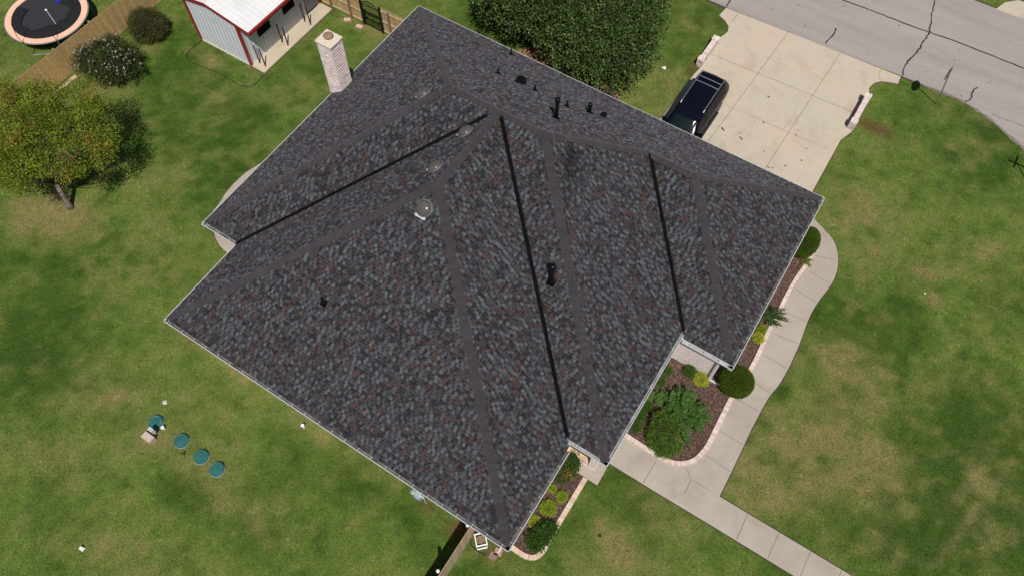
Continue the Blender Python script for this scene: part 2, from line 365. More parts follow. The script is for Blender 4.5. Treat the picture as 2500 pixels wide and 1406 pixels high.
bord2 = [(19.95, -13.6), (20.6, -13.63), (21.52, -13.66), (22.1, -13.62), (22.6, -13.42), (22.98, -13.0), (23.15, -12.4), (23.18, -11.9), (23.16, -11.23), (23.13, -9.5), (23.2, -9.0)]
walk = walk_out + [(24.47, -13.77), (27.03, -13.77), (34.3, -13.78), (34.25, -14.97), (28.2, -14.97), (24.93, -14.97), (22.22, -14.99), (20.14, -14.98), (18.6, -14.98), (18.6, -13.55), (19.95, -13.69), (20.6, -13.72), (21.52, -13.75), (22.13, -13.71), (22.66, -13.5), (23.07, -13.04), (23.25, -12.43), (23.28, -11.9), (23.26, -11.23), (23.23, -9.5), (23.3, -9.0), (23.38, -7.79), (23.31, -6.02), (23.3, -4.79), (23.28, -3.8), (23.31, -2.78), (23.4, -1.9), (23.43, -1.12), (23.3, -0.55), (22.6, -0.2), (22.0, -0.1), (22.0, 0.12)]
porch = [(18.4, -16.02), (19.1, -16.015), (20.14, -16.03), (20.12, -15.0), (18.4, -15.0)]
patio = GP([(645, 396), (631, 403), (600.6, 422), (570.5, 450), (550.5, 473.6), (534, 500)]) + [(-2.0, -14.6), (-1.6, -15.1)] + GP([(522, 565.5), (527, 584), (537, 602), (555.5, 619)]) + [(0.9, -15.9), (1.9, -15.4), (2.4, -15), (2.4, -10.5), (-1.6, -10.4)]
apron = [(-6.83, -6.45), (-5.88, -6.46), (-5.92, -0.66), (-6.83, -0.66)]
bed1 = [(18.3, -16.02), (19.6, -16.02), (19.61, -18.54), (19.64, -19.35), (19.4, -19.85), (18.9, -19.93), (18.2, -19.93)]
bed2 = bord2[:-1] + [(23.1, -9.3), (22.9, -9.2), (19.6, -9.2), (19.6, -13.6)]
bed3 = bord3 + [(22.0, -9.3), (22.0, -0.9)]
bedN = [(4.3, -0.5), (4.5, 2.2), (5.3, 3.1), (7, 3.5), (9.4, 3.3), (10.9, 2.7), (11.7, 1.7), (12.0, 0.6), (12.1, -0.5)]
WALLS = [(0.5, -0.5), (13.2, -0.5), (13.2, -1.0), (22.02, -1.0), (22.02, -9.41), (19.72, -9.41), (19.72, -13.4), (18.28, -13.4), (18.28, -20.03), (2.45, -20.03), (2.45, -15.73), (0.5, -15.73)]
LIDS = [(3.37, -23.7), (4.83, -23.7), (5.98, -23.76), (6.87, -23.79)]

# ------------------------------------------------------------------ lawn colour map
def blobs(X, Y, lst):
    r = np.zeros(np.shape(X))
    for px, py, ra, rb, ang, wgt in lst:
        c0 = G(px, py); dx = X-c0[0]; dy = Y-c0[1]; ca, sa = math.cos(ang), math.sin(ang)
        u = (dx*ca+dy*sa)/ra; v_ = (-dx*sa+dy*ca)/rb; r = r+wgt*np.exp(-(u*u+v_*v_))
    return r
DRY = [(150, 525, 1.5, 0.8, 0.1, 2.2), (80, 540, 1.3, 0.8, 0, 1.6), (255, 215, 1.6, .6, .3, .9), (345, 112, .9, .4, .5, .9), (640, 870, 1.6, .4, -.1, .5), (760, 1040, 1.2, .5, 0, .6),
       (470, 830, .6, .25, 0, .9), (560, 890, 1.6, .35, 0, .6), (900, 1120, 1.5, .5, 0, .45), (230, 960, 1.5, .8, .5, .7), (130, 1110, 2, .8, .6, .6), (370, 1070, 1.0, .6, 0, .5), (470, 1100, 1.8, .6, 0, .55), (500, 1170, 1.4, .5, 0, .45),
       (250, 1330, 1.6, .8, 0, .4), (600, 1240, 1.6, .7, 0, .4), (1890, 1160, 1.5, 1.6, .3, .95), (1830, 1170, .8, 1.0, .3, .6), (1990, 1120, 2.0, 1.8, .2, .6), (2130, 1130, 1.4, 1.3, 0, .65), (2060, 1040, 2, 1.2, 0, .5), (2040, 860, 1.5, 1.2, .3, .55), (2120, 930, 1.6, .9, 0, .55),
       (2280, 730, .5, .35, 0, .9), (2250, 660, .9, .5, .3, .55), (2410, 610, .9, .7, .3, .6), (2300, 660, .8, .5, 0, .4), (2120, 590, 1.6, 1.2, 0, .45), (2050, 470, 1.2, 1.0, 0, .5), (2150, 520, 1.5, 1, 0, .4), (1650, 1280, 1.6, .9, 0, .35), (1500, 1320, 1.5, .6, -.3, .75), (1560, 1360, 1.2, .5, 0, .6), (1430, 1370, 1.4, .4, 0, .4),
       (1630, 200, 1.2, 1.2, 0, .55), (1560, 240, 1.4, .8, 0, .6), (1700, 60, 1.1, .9, 0, .45), (960, 100, .8, .4, 0, .6), (900, 75, 1.2, .3, 0, .6), (860, 55, .9, .3, 0, .6), (520, 150, .9, .5, 0, .45), (700, 240, 1.4, .7, .3, .35), (540, 250, 1.2, .5, 0, .4), (480, 200, 1.0, .5, .3, .35), (30, 160, 1.2, .9, 0, .4),
       (2430, 1330, .35, 1.2, -.25, .6), (2400, 1230, .25, 1.6, -.22, .45), (2340, 1300, .18, 2.0, -.22, .5), (2370, 1180, .22, 1.4, -.25, .4), (2470, 1200, .25, 1.6, -.25, .3), (370, 870, 1.0, .4, .9, .5), (280, 970, 1.6, .35, .9, .4), (1240, 1390, 1.2, .4, 0, .3), (2340, 170, .8, .3, -.2, .35)]
LUSH = [(130, 800, 3.2, 2.2, 0, .55), (60, 900, 2, 1.5, 0, .5), (180, 640, 2, 1.5, .2, .4), (430, 1190, 1.0, .7, 0, .7), (470, 1230, .9, .6, 0, .5), (620, 1290, 1.0, .6, 0, .5), (690, 1090, 1.2, .6, 0, .35), (960, 1230, 2.0, .7, 0, .45), (860, 1190, 1, .5, 0, .4), (130, 1180, .8, .5, 0, .5), (320, 1010, .8, .5, 0, .4), (520, 960, 1.6, .7, 0, .3),
        (2270, 1300, 1.6, 2.0, -.2, .75), (2400, 1060, 2.0, 2.2, 0, .55), (2270, 1180, 1.0, 1.5, -.2, .5), (2480, 1290, 1, 1.6, -.2, .5), (2180, 1340, 1.2, .9, 0, .55), (2100, 940, .9, .6, 0, .3), (2100, 770, .8, .7, 0, .35), (2460, 740, 1.2, 1.6, 0, .5), (2450, 330, .9, 1.0, -.7, .55), (2390, 310, .8, .5, -.5, .4), (2220, 260, 1.0, .6, 0, .35), (1850, 1330, 2.6, .35, 0, .45), (1560, 1230, 1.2, .6, 0, .4), (2400, 430, 1.2, .8, 0, .3), (2300, 370, 1, .5, 0, .35),
        (420, 330, 2.5, 1.5, .2, .4), (600, 290, 1.5, 1, 0, .3), (520, 690, 1.2, .8, 0, .35), (360, 650, 2, 1, 0, .3), (850, 40, 1.0, .3, .2, .4), (1680, 150, 1.0, .8, 0, .35), (1730, 120, .6, .5, 0, .3), (790, 90, 1.5, .6, .8, .3)]
BROWN = [(2115, 305, .35, .3, 0, 1.2), (2135, 310, .7, .35, -.15, .9), (2160, 320, .5, .3, -.15, .8), (1120, 1290, .45, .3, .5, 1.1), (1190, 1340, .5, .3, 0, .7), (1045, 1235, .3, .25, 0, 1.0), (470, 826, .35, .12, 0, .8), (1692, 168, .25, .5, 0, .8), (1370, 1060, .5, .4, 0, .0)]
C_G = np.array([0.124, 0.178, 0.036]); C_L = np.array([0.047, 0.090, 0.013]); C_D = np.array([0.225, 0.185, 0.080]); C_B = np.array([0.12, 0.072, 0.034])
def lawn_col(X, Y):
    n1 = vnoise(X, Y, 3.1, 4); n2 = vnoise(X+50, Y+20, 0.9, 3); n3 = vnoise(X-30, Y+70, 9.0, 2)
    n4 = vnoise(X+11, Y+33, .45, 3)
    dry = np.clip(blobs(X, Y, DRY)*np.clip(.1+2.6*(n2*.5+n4*.5-.22), 0, 1.5)+np.clip((n1-0.53)*1.2, 0, .22)*np.clip(n4*2.4-.5, 0, 1.6)+np.clip((n2*.4+n4*.6-0.55)*2.4, 0, .4), 0, 1)
    lush = np.clip(blobs(X, Y, LUSH)*(0.5+n2)+np.clip((0.49-n1)*1.6, 0, .28)+np.clip((0.45-n2)*1.8, 0, .35)+np.clip((.47-n4)*1.8, 0, .4)+np.clip((0.5-n3)*2.2, 0, .5), 0, 1)*(1-dry*0.7)
    br_ = np.clip(blobs(X, Y, BROWN)*(0.3+1.5*n2), 0, 0.9)
    strk = .86+.28*vnoise(X+.06*Y, Y*.07+4, .42, 2); strk = np.where(X > 23.5, strk, .94+.12*vnoise(X*.07, Y+.05*X, .5, 2))
    c_ = strk[..., None]*C_G*(1-lush[..., None])+strk[..., None]*C_L*lush[..., None]; c_ = c_*(1-dry[..., None]*0.85)+C_D*dry[..., None]*0.85
    return c_*(1-br_[..., None])+C_B*br_[..., None]

# ------------------------------------------------------------------ ground
gx = np.concatenate([[-900, -300, -90], np.arange(-30, 46.01, 0.25), [100, 300, 900]]); gy = np.concatenate([[-900, -300, -80], np.arange(-40, 26.01, 0.25), [80, 300, 900]])
GX, GY = np.meshgrid(gx, gy); nx_, ny_ = len(gx), len(gy)
gv = np.stack([GX.ravel(), GY.ravel(), np.zeros(GX.size)], 1)
ii = np.arange(nx_*ny_).reshape(ny_, nx_); gf = np.stack([ii[:-1, :-1], ii[:-1, 1:], ii[1:, 1:], ii[1:, :-1]], -1).reshape(-1, 4)
ground = struct(mk("ground", gv, gf, M['lawn']))
at = ground.data.color_attributes.new("Col", 'FLOAT_COLOR', 'POINT'); full = np.ones((len(gv), 4), np.float32); full[:, :3] = lawn_col(gv[:, 0], gv[:, 1]); far_ = (gv[:, 0] < -29) | (gv[:, 0] > 45.5) | (gv[:, 1] < -39) | (gv[:, 1] > 25.5); full[far_, :3] = full[~far_, :3].mean(0); at.data.foreach_set("color", full.ravel())

def slab(name, poly, z, mat, soil=0.05):  # soil: width of the dark soil and shadow strip
    b_ = MB(); b_.prism(poly, -0.1, z); o = struct(b_.build(name, mat))
    if soil:
        s_ = MB(); s_.poly([(x, y, 0.006) for x, y in offset(poly, soil)] if sum(poly[k][0]*poly[(k+1) % len(poly)][1]-poly[(k+1) % len(poly)][0]*poly[k][1] for k in range(len(poly))) > 0 else [(x, y, 0.006) for x, y in offset(poly, soil)][::-1])
        struct(s_.build("soil_shadow_edge", M['soil']))  # dark strip for the edge trench, its shadow put into the colour
    return o
slab("road", street_near, 0.012, M['asphalt'], 0.12)
slab("driveway", drive, 0.022, M['concrete'], 0.05)
slab("sidewalk", walk, 0.024, M['walk'], 0.045)
slab("porch_floor", porch, 0.05, M['walk'], 0.03)
slab("patio", patio, 0.025, M['walk'], 0.04)
slab("shed_apron", apron, 0.06, M['apron'], 0.05)
far_drive = [(26.0, 20.15), (26.3, 21.0), (26.9, 21.6), (28.0, 21.7), (29, 22.5), (29, 30), (36, 30), (36, 20.3), (27.6, 20.2)]
slab("far_driveway", far_drive, 0.02, M['apron'], 0.05)

def strips(name, lines, wd, z, mat, jag=0.0, per=None):
    v_, f_ = [], []
    for ln in lines:
        p = ln
        if per: p = smooth_path(ln, per)
        a_, b_ = ribbon(p, wd, z, jag); k = len(v_); v_ += a_; f_ += [[i+k for i in q] for q in b_]
    return struct(mk(name, v_, f_, mat))
strips("driveway_joint", [[(16.68, 12.0), (16.16, -0.4)], [(19.72, 11.95), (19.36, -0.4)], [(13.75, 7.97), (21.9, 8.26)], GP([(1803, 33), (1787, 55.6)]), GP([(2151.5, 168.5), (2143, 185), (2150, 199)])], 0.024, 0.027, M['joint'])
strips("driveway_crack", [smooth_path([(15.9, 5.05), (17.5, 5.12), (19.5, 5.15), (21.9, 5.22)], 5)], 0.014, 0.027, M['joint'], 0.5)
jl = []
for a_, b_ in (((905, 248), (935, 235)), ((840, 438), (1035, 485)), ((795, 575), (980, 685)), ((680, 730), (850, 840)), ((575, 915), (770, 1005)), ((490, 1105), (700, 1195)), ((400, 1285), (590, 1400))):
    jl.append(GP([(1750+a_[0]*.2846, 500+a_[1]*.2846), (1750+b_[0]*.2846, 500+b_[1]*.2846)]))
for a_, b_ in (((1225, 525), (1340, 605)), ((1070, 650), (1250, 752)), ((920, 905), (1120, 1025)), ((825, 1115), (1010, 1240)), ((655, 1215), (695, 1305)), ((695, 1305), (640, 1420)), ((695, 1305), (850, 1400)), ((410, 1145), (300, 1335))):
    jl.append(GP([(1480+a_[0]*.2987, 780+a_[1]*.2987), (1480+b_[0]*.2987, 780+b_[1]*.2987)]))
for a_, b_ in (((250, 510), (160, 725)), ((505, 665), (415, 870)), ((760, 820), (680, 1020)), ((1015, 970), (935, 1165))):
    jl.append(GP([(1750+a_[0]*.3, 1100+a_[1]*.3), (1750+b_[0]*.3, 1100+b_[1]*.3)]))
strips("sidewalk_joint", jl, 0.022, 0.029, M['joint'])
def jit(px, s_=1.2):
    p = smooth_path(GP([(1700+x*.3272, y*.3272) for x, y in px]), 5); return [(x+random.gauss(0, .012*s_), y+random.gauss(0, .012*s_)) for x, y in p]
strips("road_crack_seal", [jit([(1020, -25), (1080, 0), (1250, 62), (1400, 118), (1560, 182), (1740, 245), (1900, 300), (2100, 378), (2300, 458), (2445, 515), (2600, 577)])], 0.085, 0.017, M['seal'], 0.15)
strips("road_crack_seal", [jit([(1800, -40), (1790, 0), (1765, 60), (1758, 120), (1748, 180), (1735, 250), (1700, 310), (1660, 375), (1605, 430), (1575, 465), (1550, 510), (1535, 560)], 2), jit([(2092, 655), (2060, 690), (2045, 740), (2008, 765)], 1.5), jit([(1040, 215), (1025, 260), (990, 295), (965, 330)], 1.5), jit([(258, 0), (235, 30), (222, 58)])], 0.075, 0.0175, M['seal'], 0.35)
strips("road_crack_seal", [jit([(2200, 850), (2280, 890), (2360, 915), (2445, 950)]), jit([(1085, 45), (1098, 52), (1110, 40)]), jit([(2160, 630), (2200, 600)])], 0.02, 0.018, M['seal'], 0.6)
# gritty strip where the street meets the lawn
strips("road_shoulder", [[(p[0], p[1]-0.05) for p in smooth_path(street_near[6:14]+[(31.6, 9.6), (33.2, 7.8)], 4)]], 0.16, 0.0165, simple("gritty road edge", (.19, .16, .135), .95, 0, .35, 9), 0.5)

# stains and leaf bits on the driveway
stains = []
def blotch(px, py, r, z=0.0265, el=1.0, ang=0.0, k=14):
    c0 = G(px, py); out = []
    for j in range(k):
        t = 2*math.pi*j/k; rr = r*random.uniform(.55, 1.25); x, y = rr*math.cos(t)*el, rr*math.sin(t)
        out.append((c0[0]+x*math.cos(ang)-y*math.sin(ang), c0[1]+x*math.sin(ang)+y*math.cos(ang), z))
    return out
bm_ = MB()
for px, py, r, el, ang in ((1877, 238, .07, 1.8, 0), (1764, 316, .1, 2, -.6), (1807, 337, .06, 1.6, -.6), (1805, 326, .05, 1.4, 0), (1943, 331, .06, 1.5, 0), (1864, 300, .06, 1.8, 0), (1864, 371, .05, 1.5, 0), (1957, 393, .06, 1.6, .6), (1917, 406, .07, 1.5, 0), (1876, 410, .06, 1.8, 0), (1970, 364, .05, 1.4, .4), (1947, 130, .03, 1, 0), (1908, 155, .03, 1, 0), (1885, 411, .05, 2, .3), (1810, 341, .08, 1.2, -.6), (1842, 297, .04, 1.4, 0)):
    bm_.poly(blotch(px, py, r*.75, 0.0265, el, ang))
struct(bm_.build("driveway_stain", simple("leaf stain", (0.14, 0.09, 0.055), 0.9, 0, 0.5, 12)))
bm_ = MB()
for k in range(90):
    t = random.uniform(0, 1); x = random.uniform(13, 40); y = random.uniform(12.4, 19.8); r = random.uniform(.012, .045)
    bm_.poly([(x+r*random.uniform(.6, 1.4)*math.cos(a_), y+r*random.uniform(.6, 1.4)*math.sin(a_), 0.0165) for a_ in np.linspace(0, 5.6, 8)])
struct(bm_.build("road_speck", M['seal']))

# ------------------------------------------------------------------ planting beds
def bed(name, poly):
    b_ = MB(); b_.prism(poly, -0.1, 0.03); o = struct(b_.build(name, M['mulch']))
    xs = [p[0] for p in poly]; ys = [p[1] for p in poly]; area = (max(xs)-min(xs))*(max(ys)-min(ys)); k = int(area*260)
    X = RNG.uniform(min(xs), max(xs), k); Y = RNG.uniform(min(ys), max(ys), k); ok = inside(poly, X, Y); X, Y = X[ok], Y[ok]; k = len(X)
    L = RNG.uniform(.015, .05, k); W = RNG.uniform(.005, .016, k); A = RNG.uniform(0, 6.28, k); T = RNG.normal(0, .3, k); Z = 0.036+RNG.random(k)*.015
    dx, dy = np.cos(A), np.sin(A)
    V = np.stack([np.stack([X+sx*dx*L-sy*dy*W, Y+sx*dy*L+sy*dx*W, Z+sx*T*L], 1) for sx, sy in ((-1, -1), (1, -1), (1, 1), (-1, 1))], 1).reshape(-1, 3)
    base = np.array([[.07, .037, .028], [.12, .07, .052], [.045, .024, .019], [.24, .17, .135], [.16, .085, .06]]); cc = base[RNG.choice(5, k, p=[.35, .3, .2, .05, .1])]
    tag(mk("mulch_chips", V, np.arange(4*k).reshape(-1, 4), M['mulchchip'], None, cc), None, None, None, 'stuff')
    return o
bed("planting_bed", bed1); bed("planting_bed", bed2); bed("planting_bed", bed3); bN = bed("bare_soil", bedN); bN.data.materials.clear(); bN.data.materials.append(simple("orange soil", (.34, .185, .10), .95, 0, .3, 5, .4))
PINK = np.array([[.62, .49, .43], [.55, .40, .34], [.66, .56, .50], [.50, .34, .28], [.60, .46, .38], [.68, .60, .55]])
def brick_border(path, wd, label, cat="border", h=0.09, tan=False):
    p = smooth_path(path, 8); P_ = [Vector((a_[0], a_[1])) for a_ in p]; b_ = MB(); seg = [0]
    for i in range(1, len(P_)): seg.append(seg[-1]+(P_[i]-P_[i-1]).length)
    s_ = 0.04
    while s_ < seg[-1]-.03:
        i = max(k for k in range(len(seg)) if seg[k] <= s_); i = min(i, len(P_)-2); t = (s_-seg[i])/max(1e-6, seg[i+1]-seg[i]); c0 = P_[i].lerp(P_[i+1], t); d_ = (P_[i+1]-P_[i])
        cc = (PINK[random.randrange(6)]*.6+PINK.mean(0)*.4)*random.uniform(.92, 1.12)
        if tan: cc = cc*np.array([1.02, .98, .88])
        b_.box((c0.x, c0.y, 0.01+h/2+random.uniform(-.004, .004)), (0.066, wd*random.uniform(.97, 1.03), h), math.atan2(d_.y, d_.x)+random.gauss(0, .02), tuple(cc)); s_ += 0.077
    root = tag(b_.build("brick_border", M['brickatt'], None, True), label, cat, "brick borders of the front beds")
    v_, f_ = ribbon(p, wd*.95, 0.094); mk("mortar_bed", v_, f_, M['mortar'], root)
    return root
brick_border([(19.6, -16.05), (19.6, -17.3), (19.6, -18.54), (19.63, -19.3), (19.5, -19.72), (19.15, -19.9), (18.61, -19.91), (18.3, -19.9)], .2, "short brick border round the narrow bed at the house's bottom corner", tan=True)
brick_border(bord2, .2, "brick border curving round the bed with the big feathery shrub")
brick_border(bord3, .18, "wavy brick border of the narrow bed along the curved sidewalk")

# ------------------------------------------------------------------ house
house = thing("house", "large single-storey brick house with dark multicolour shingle hip roof", "house", (10, -10, 0))
def hb(mb, name, mat, parent=None, **k):
    o = mb.build(name, mat, None, **k)
    if parent is None or parent is house: child(o, house)
    else: o.parent = parent; o.matrix_parent_inverse = parent.matrix_world.inverted()
    return o
bpy.context.view_layer.update()
Z0 = 2.65; PM = 0.74; PF = 0.715; E_, W1, W2, L_, A_, B_, CM = 22.51, 16.2, 9.88, 20.49, 1.98, 18.75, 20.2
CX = 20.45; MY = -16.01
zNE = lambda x, y: -y*PM; zNW = lambda x, y: x*PM; zSW = lambda x, y: (y+W1)*PM; zNWb = lambda x, y: (x-A_)*PF; zSWb = lambda x, y: (y+L_)*PF
zSEb = lambda x, y: (B_-x)*PF; zSEm = lambda x, y: (CX-x)*PM; zSWc = lambda x, y: (y+W2)*PM; zSEc = lambda x, y: (E_-x)*PM
R1 = (8.1, -8.1); S1 = ((A_+B_)/2, -8.1); S2 = ((A_+B_)/2, -L_+(B_-A_)/2); T1 = (CX-8.1, -8.1); V1 = (CX-W2/2, -W2/2); V2 = (E_-W2/2, -W2/2)
GI = 0.16     # shingles stop this far inside the gutter lip
# walls
wb = MB(); k = len(WALLS)
for i in range(k):
    (x0, y0), (x1, y1) = WALLS[i], WALLS[(i+1) % k]; wb.poly([(x0, y0, 0), (x1, y1, 0), (x1, y1, Z0-.15), (x0, y0, Z0-.15)][::-1])
hb(wb, "wall", M['brickwall'], uvbox=True)
foot = [(GI, -GI), (E_-GI, -GI), (E_-GI, -W2+GI), (CM-GI, -W2+GI), (CM-GI, MY+GI), (B_-GI, MY+GI), (B_-GI, -L_+GI), (A_+GI, -L_+GI), (A_+GI, -W1+GI), (GI, -W1+GI), (GI, -7.25), (0.86, -7.25), (0.86, -6.3), (0.45, -6.2), (GI, -5.95)]
fb = MB(); fb.prism(foot, Z0-.2, Z0-.02); hb(fb, "soffit", M['soffit'])
# white brick pieces on the ground floor
def brick_stack(b_, x0, x1, y0, y1, z0, z1, cols=PINK, bl=0.2, bh=0.072, tooth=0.0, shade=1.0):
    nz = int(round((z1-z0)/bh)); bh2 = (z1-z0)/nz
    for r in range(nz):
        z = z0+r*bh2; e_ = tooth*(1 if r % 2 else -1)
        for (ax0, ax1, fixed, axis) in ((x0, x1, y0, 0), (x0, x1, y1, 0), (y0, y1, x0, 1), (y0, y1, x1, 1)):
            ln = ax1-ax0; nb_ = max(1, int(round(ln/bl))); bw = ln/nb_; sft = (bw/2 if r % 2 else 0); t = ax0-sft
            sgn = -1 if fixed in (x0, y0) and fixed != x1 else 1
            while t < ax1-1e-4:
                a0 = max(t, ax0)+.004; a1 = min(t+bw, ax1)-.004; t += bw
                if a1-a0 < .02: continue
                c_ = tuple(cols[random.randrange(len(cols))]*random.uniform(.85, 1.12)*shade); o_ = random.uniform(0, .006)+(e_ if axis == 0 else -e_)
                d0, d1 = (fixed-.05, fixed+o_) if sgn > 0 else (fixed-o_, fixed+.05)
                if axis == 0: b_.bx(a0, a1, d0, d1, z+.003, z+bh2-.003, c_)
                else: b_.bx(d0, d1, a0, a1, z+.003, z+bh2-.003, c_)
PALE = np.array([[.78, .66, .64], [.75, .62, .60], [.80, .71, .69], [.70, .57, .56], [.79, .69, .66]])
PIER = np.array([[.68, .58, .54], [.62, .50, .47], [.72, .64, .60], [.58, .46, .43], [.66, .56, .53], [.30, .21, .22], [.64, .54, .50]])
b_ = MB(); brick_stack(b_, 19.45, 19.76, -15.6, -15.29, 0.05, Z0-.2, PALE, .155); hb(b_, "porch_column", M['brickatt'], cols=True)
b_ = MB()
brick_stack(b_, 18.3, 19.44, -15.57, -15.37, 0.05, 0.36, PALE)
for x in np.arange(18.34, 19.44, .077): b_.bx(x, x+.07, -15.58, -15.36, .362, .42, tuple(np.array([.66, .48, .33])*random.uniform(.85, 1.1)))
hb(b_, "porch_low_wall", M['brickatt'], cols=True)
# white strip of trim seen at the left inner corner
b_ = MB(); b_.bx(1.7, 2.44, -15.85, -15.74, 0, Z0-.2); hb(b_, "corner_trim", M['white'])
for nm, x, y, wd in (("garage_door", 17.4, -1.0, 4.9), ("garage_door", 14.55, -1.0, 0.0)):
    if wd:
        b_ = MB(); b_.bx(x-wd/2, x+wd/2, -1.0, -.96, 0.03, 2.15)
        for i in range(1, 4): b_.bx(x-wd/2+.02, x+wd/2-.02, -.96, -.95, .03+i*.53-.24, .03+i*.53+.24)
        hb(b_, nm, M['white'])

# --- roof facets
def z3(p, zf): return Vector((p[0], p[1], Z0+zf(*p)))
FAC = [  # name, plan polygon, plane, eave direction, inward direction, start offset
    ("NE", [(0, 0), (E_, 0), V2, V1, T1, R1], zNE, (1, 0), (0, -1)),
    ("NW", [(0, 0), R1, (0, -W1)], zNW, (0, -1), (1, 0)),
    ("SW", [(0, -W1), R1, S1, (A_, -W1)], zSW, (1, 0), (0, 1)),
    ("NWb", [(A_, -W1), S1, S2, (A_, -L_)], zNWb, (0, -1), (1, 0)),
    ("SWb", [(A_, -L_), S2, (B_, -L_)], zSWb, (1, 0), (0, 1)),
    ("SEb", [(B_, -L_), S2, S1, (B_, -W1+.0)], zSEb, (0, 1), (-1, 0)),
    ("SWm", [S1, T1, (CM, MY), (B_-.19, MY)], zSW, (1, 0), (0, 1)),
    ("SEm", [T1, V1, (CM, -W2+.25), (CM, MY)], zSEm, (0, 1), (-1, 0)),
    ("SWc", [V1, V2, (E_, -W2), (CX, -W2)], zSWc, (1, 0), (0, 1)),
    ("SEc", [V2, (E_, 0), (E_, -W2)], zSEc, (0, 1), (-1, 0)),
]
SHC = np.array([[.050, .045, .048], [.045, .040, .043], [.070, .072, .077], [.087, .091, .097], [.026, .023, .024], [.032, .028, .030], [.070, .043, .039], [.058, .038, .035], [.060, .058, .062]])
SHP_R = np.array([.10, .08, .26, .13, .12, .08, .10, .06, .07]); SHP_B = np.array([.36, .28, 0, 0, .10, .12, .02, .06, .06]); last = 0
DARK_SPOTS = [(13.55, -8.05, .32), (13.85, -8.55, .25), (13.4, -7.75, .2)]      # shingle tabs darkened in soft spots below the main ridge
rv_, rf_, rc_ = [], [], []; ub = MB()
EXPO = 0.134
for nm, poly, zf, ed, idr in FAC:
    slope = PM if nm not in ("NWb", "SWb", "SEb") else PF; sl = math.sqrt(1+slope*slope)
    ed = np.array(ed, float); idr = np.array(idr, float); P2 = [np.array(p) for p in poly]
    es = [p@ed for p in P2]; ss = [(p@idr)*sl for p in P2]; s0 = min(ss); s1 = max(ss); org_in = s0/sl
    N = np.array([-idr[0]*slope, -idr[1]*slope, 1.0])/sl
    def pos3(e, s_, hgt):
        q = ed*e+idr*(s_/sl); z = Z0+zf(q[0], q[1]); return (q[0]+N[0]*hgt, q[1]+N[1]*hgt, z+N[2]*hgt)
    cl_ = []
    for i in range(len(P2)):
        a0, a1, pa, pb = ss[i]-s0-GI, ss[(i+1) % len(P2)]-s0-GI, P2[i], P2[(i+1) % len(P2)]
        if a0 >= 0: cl_.append(pa)
        if (a0 >= 0) != (a1 >= 0): cl_.append(pa+(pb-pa)*(a0/(a0-a1)))
    ub.poly([(p[0], p[1], Z0+zf(*p)-.004) for p in cl_])
    nrow = int((s1-s0-GI)/EXPO)+1
    for r in range(nrow):
        a0 = s0+GI+r*EXPO; a1 = min(a0+EXPO, s1-0.002); sm = (a0+a1)/2; xs = []
        if a1-a0 < .01: continue
        for i in range(len(P2)):
            sA, sB, eA, eB = ss[i], ss[(i+1) % len(P2)], es[i], es[(i+1) % len(P2)]
            if (sA <= sm) != (sB <= sm): xs.append((eA+(eB-eA)*(sm-sA)/(sB-sA), eA+(eB-eA)*(a0-sA)/(sB-sA), eA+(eB-eA)*(a1-sA)/(sB-sA)))
        xs.sort()
        for j in range(0, len(xs)-1, 2):
            m0, l0, u0 = xs[j]; m1, l1, u1 = xs[j+1]; e = m0-random.uniform(0, .2); raised = random.random() < .5
            if nm == "NW" and r == 0: pass
            while e < m1:
                raised = not raised if random.random() < .95 else raised; wd = random.uniform(.095, .15) if raised else random.uniform(.065, .13); ea, eb = e, e+wd; e += wd
                if eb <= m0: continue
                la = max(ea, l0) if ea > m0 else l0; ua = max(ea, u0) if ea > m0 else u0
                lb = min(eb, l1) if eb < m1 else l1; ub_ = min(eb, u1) if eb < m1 else u1
                if min(lb-la, ub_-ua) < -.05: continue
                if nm == "NW" and a0 < .95*sl and (-7.25 < -(la+lb)/2 < -6.4 or -7.25 < -(la+lb)/2*1.0 < -6.4): continue
                if nm == "NW" and a0 < (0.55*sl) and -6.4 <= -(la+lb)/2 < -5.95: continue
                th = .013+(.006 if raised else 0); i0 = len(rv_)
                rv_ += [pos3(la, a0, th), pos3(lb, a0, th), pos3(ub_, a1, .003+(.006 if raised else 0)), pos3(ua, a1, .003+(.006 if raised else 0)), pos3(la, a0, -.002), pos3(lb, a0, -.002)]
                flip = np.cross(np.array(pos3(1, a1, 0))-np.array(pos3(0, a1, 0)), np.array(pos3(0, a1, 0))-np.array(pos3(0, a0, 0))) @ N < 0
                q1, q2 = [i0, i0+1, i0+2, i0+3], [i0+4, i0+5, i0+1, i0]
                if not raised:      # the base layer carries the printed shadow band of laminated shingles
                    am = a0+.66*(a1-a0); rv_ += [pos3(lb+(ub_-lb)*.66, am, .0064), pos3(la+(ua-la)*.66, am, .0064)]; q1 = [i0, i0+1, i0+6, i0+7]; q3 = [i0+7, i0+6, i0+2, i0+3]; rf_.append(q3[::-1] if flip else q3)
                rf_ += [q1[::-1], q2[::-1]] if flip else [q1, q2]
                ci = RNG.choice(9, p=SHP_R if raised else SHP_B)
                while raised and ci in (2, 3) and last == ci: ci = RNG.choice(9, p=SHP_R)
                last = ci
                cc = SHC[ci]*random.uniform(.9, 1.1)*np.array([.95, 1.0, 1.045]); q_ = pos3((la+lb)/2, a0, 0); cc = cc*(1-.62*min(1, sum(math.exp(-((q_[0]-x_)**2+(q_[1]-y_)**2)/r_**2) for x_, y_, r_ in DARK_SPOTS))); rc_ += ([] if raised else [cc*.42])+[cc, cc*.22]
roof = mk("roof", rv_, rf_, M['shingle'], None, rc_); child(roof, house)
hb(ub, "roof_underlay", M['underlay'], roof)

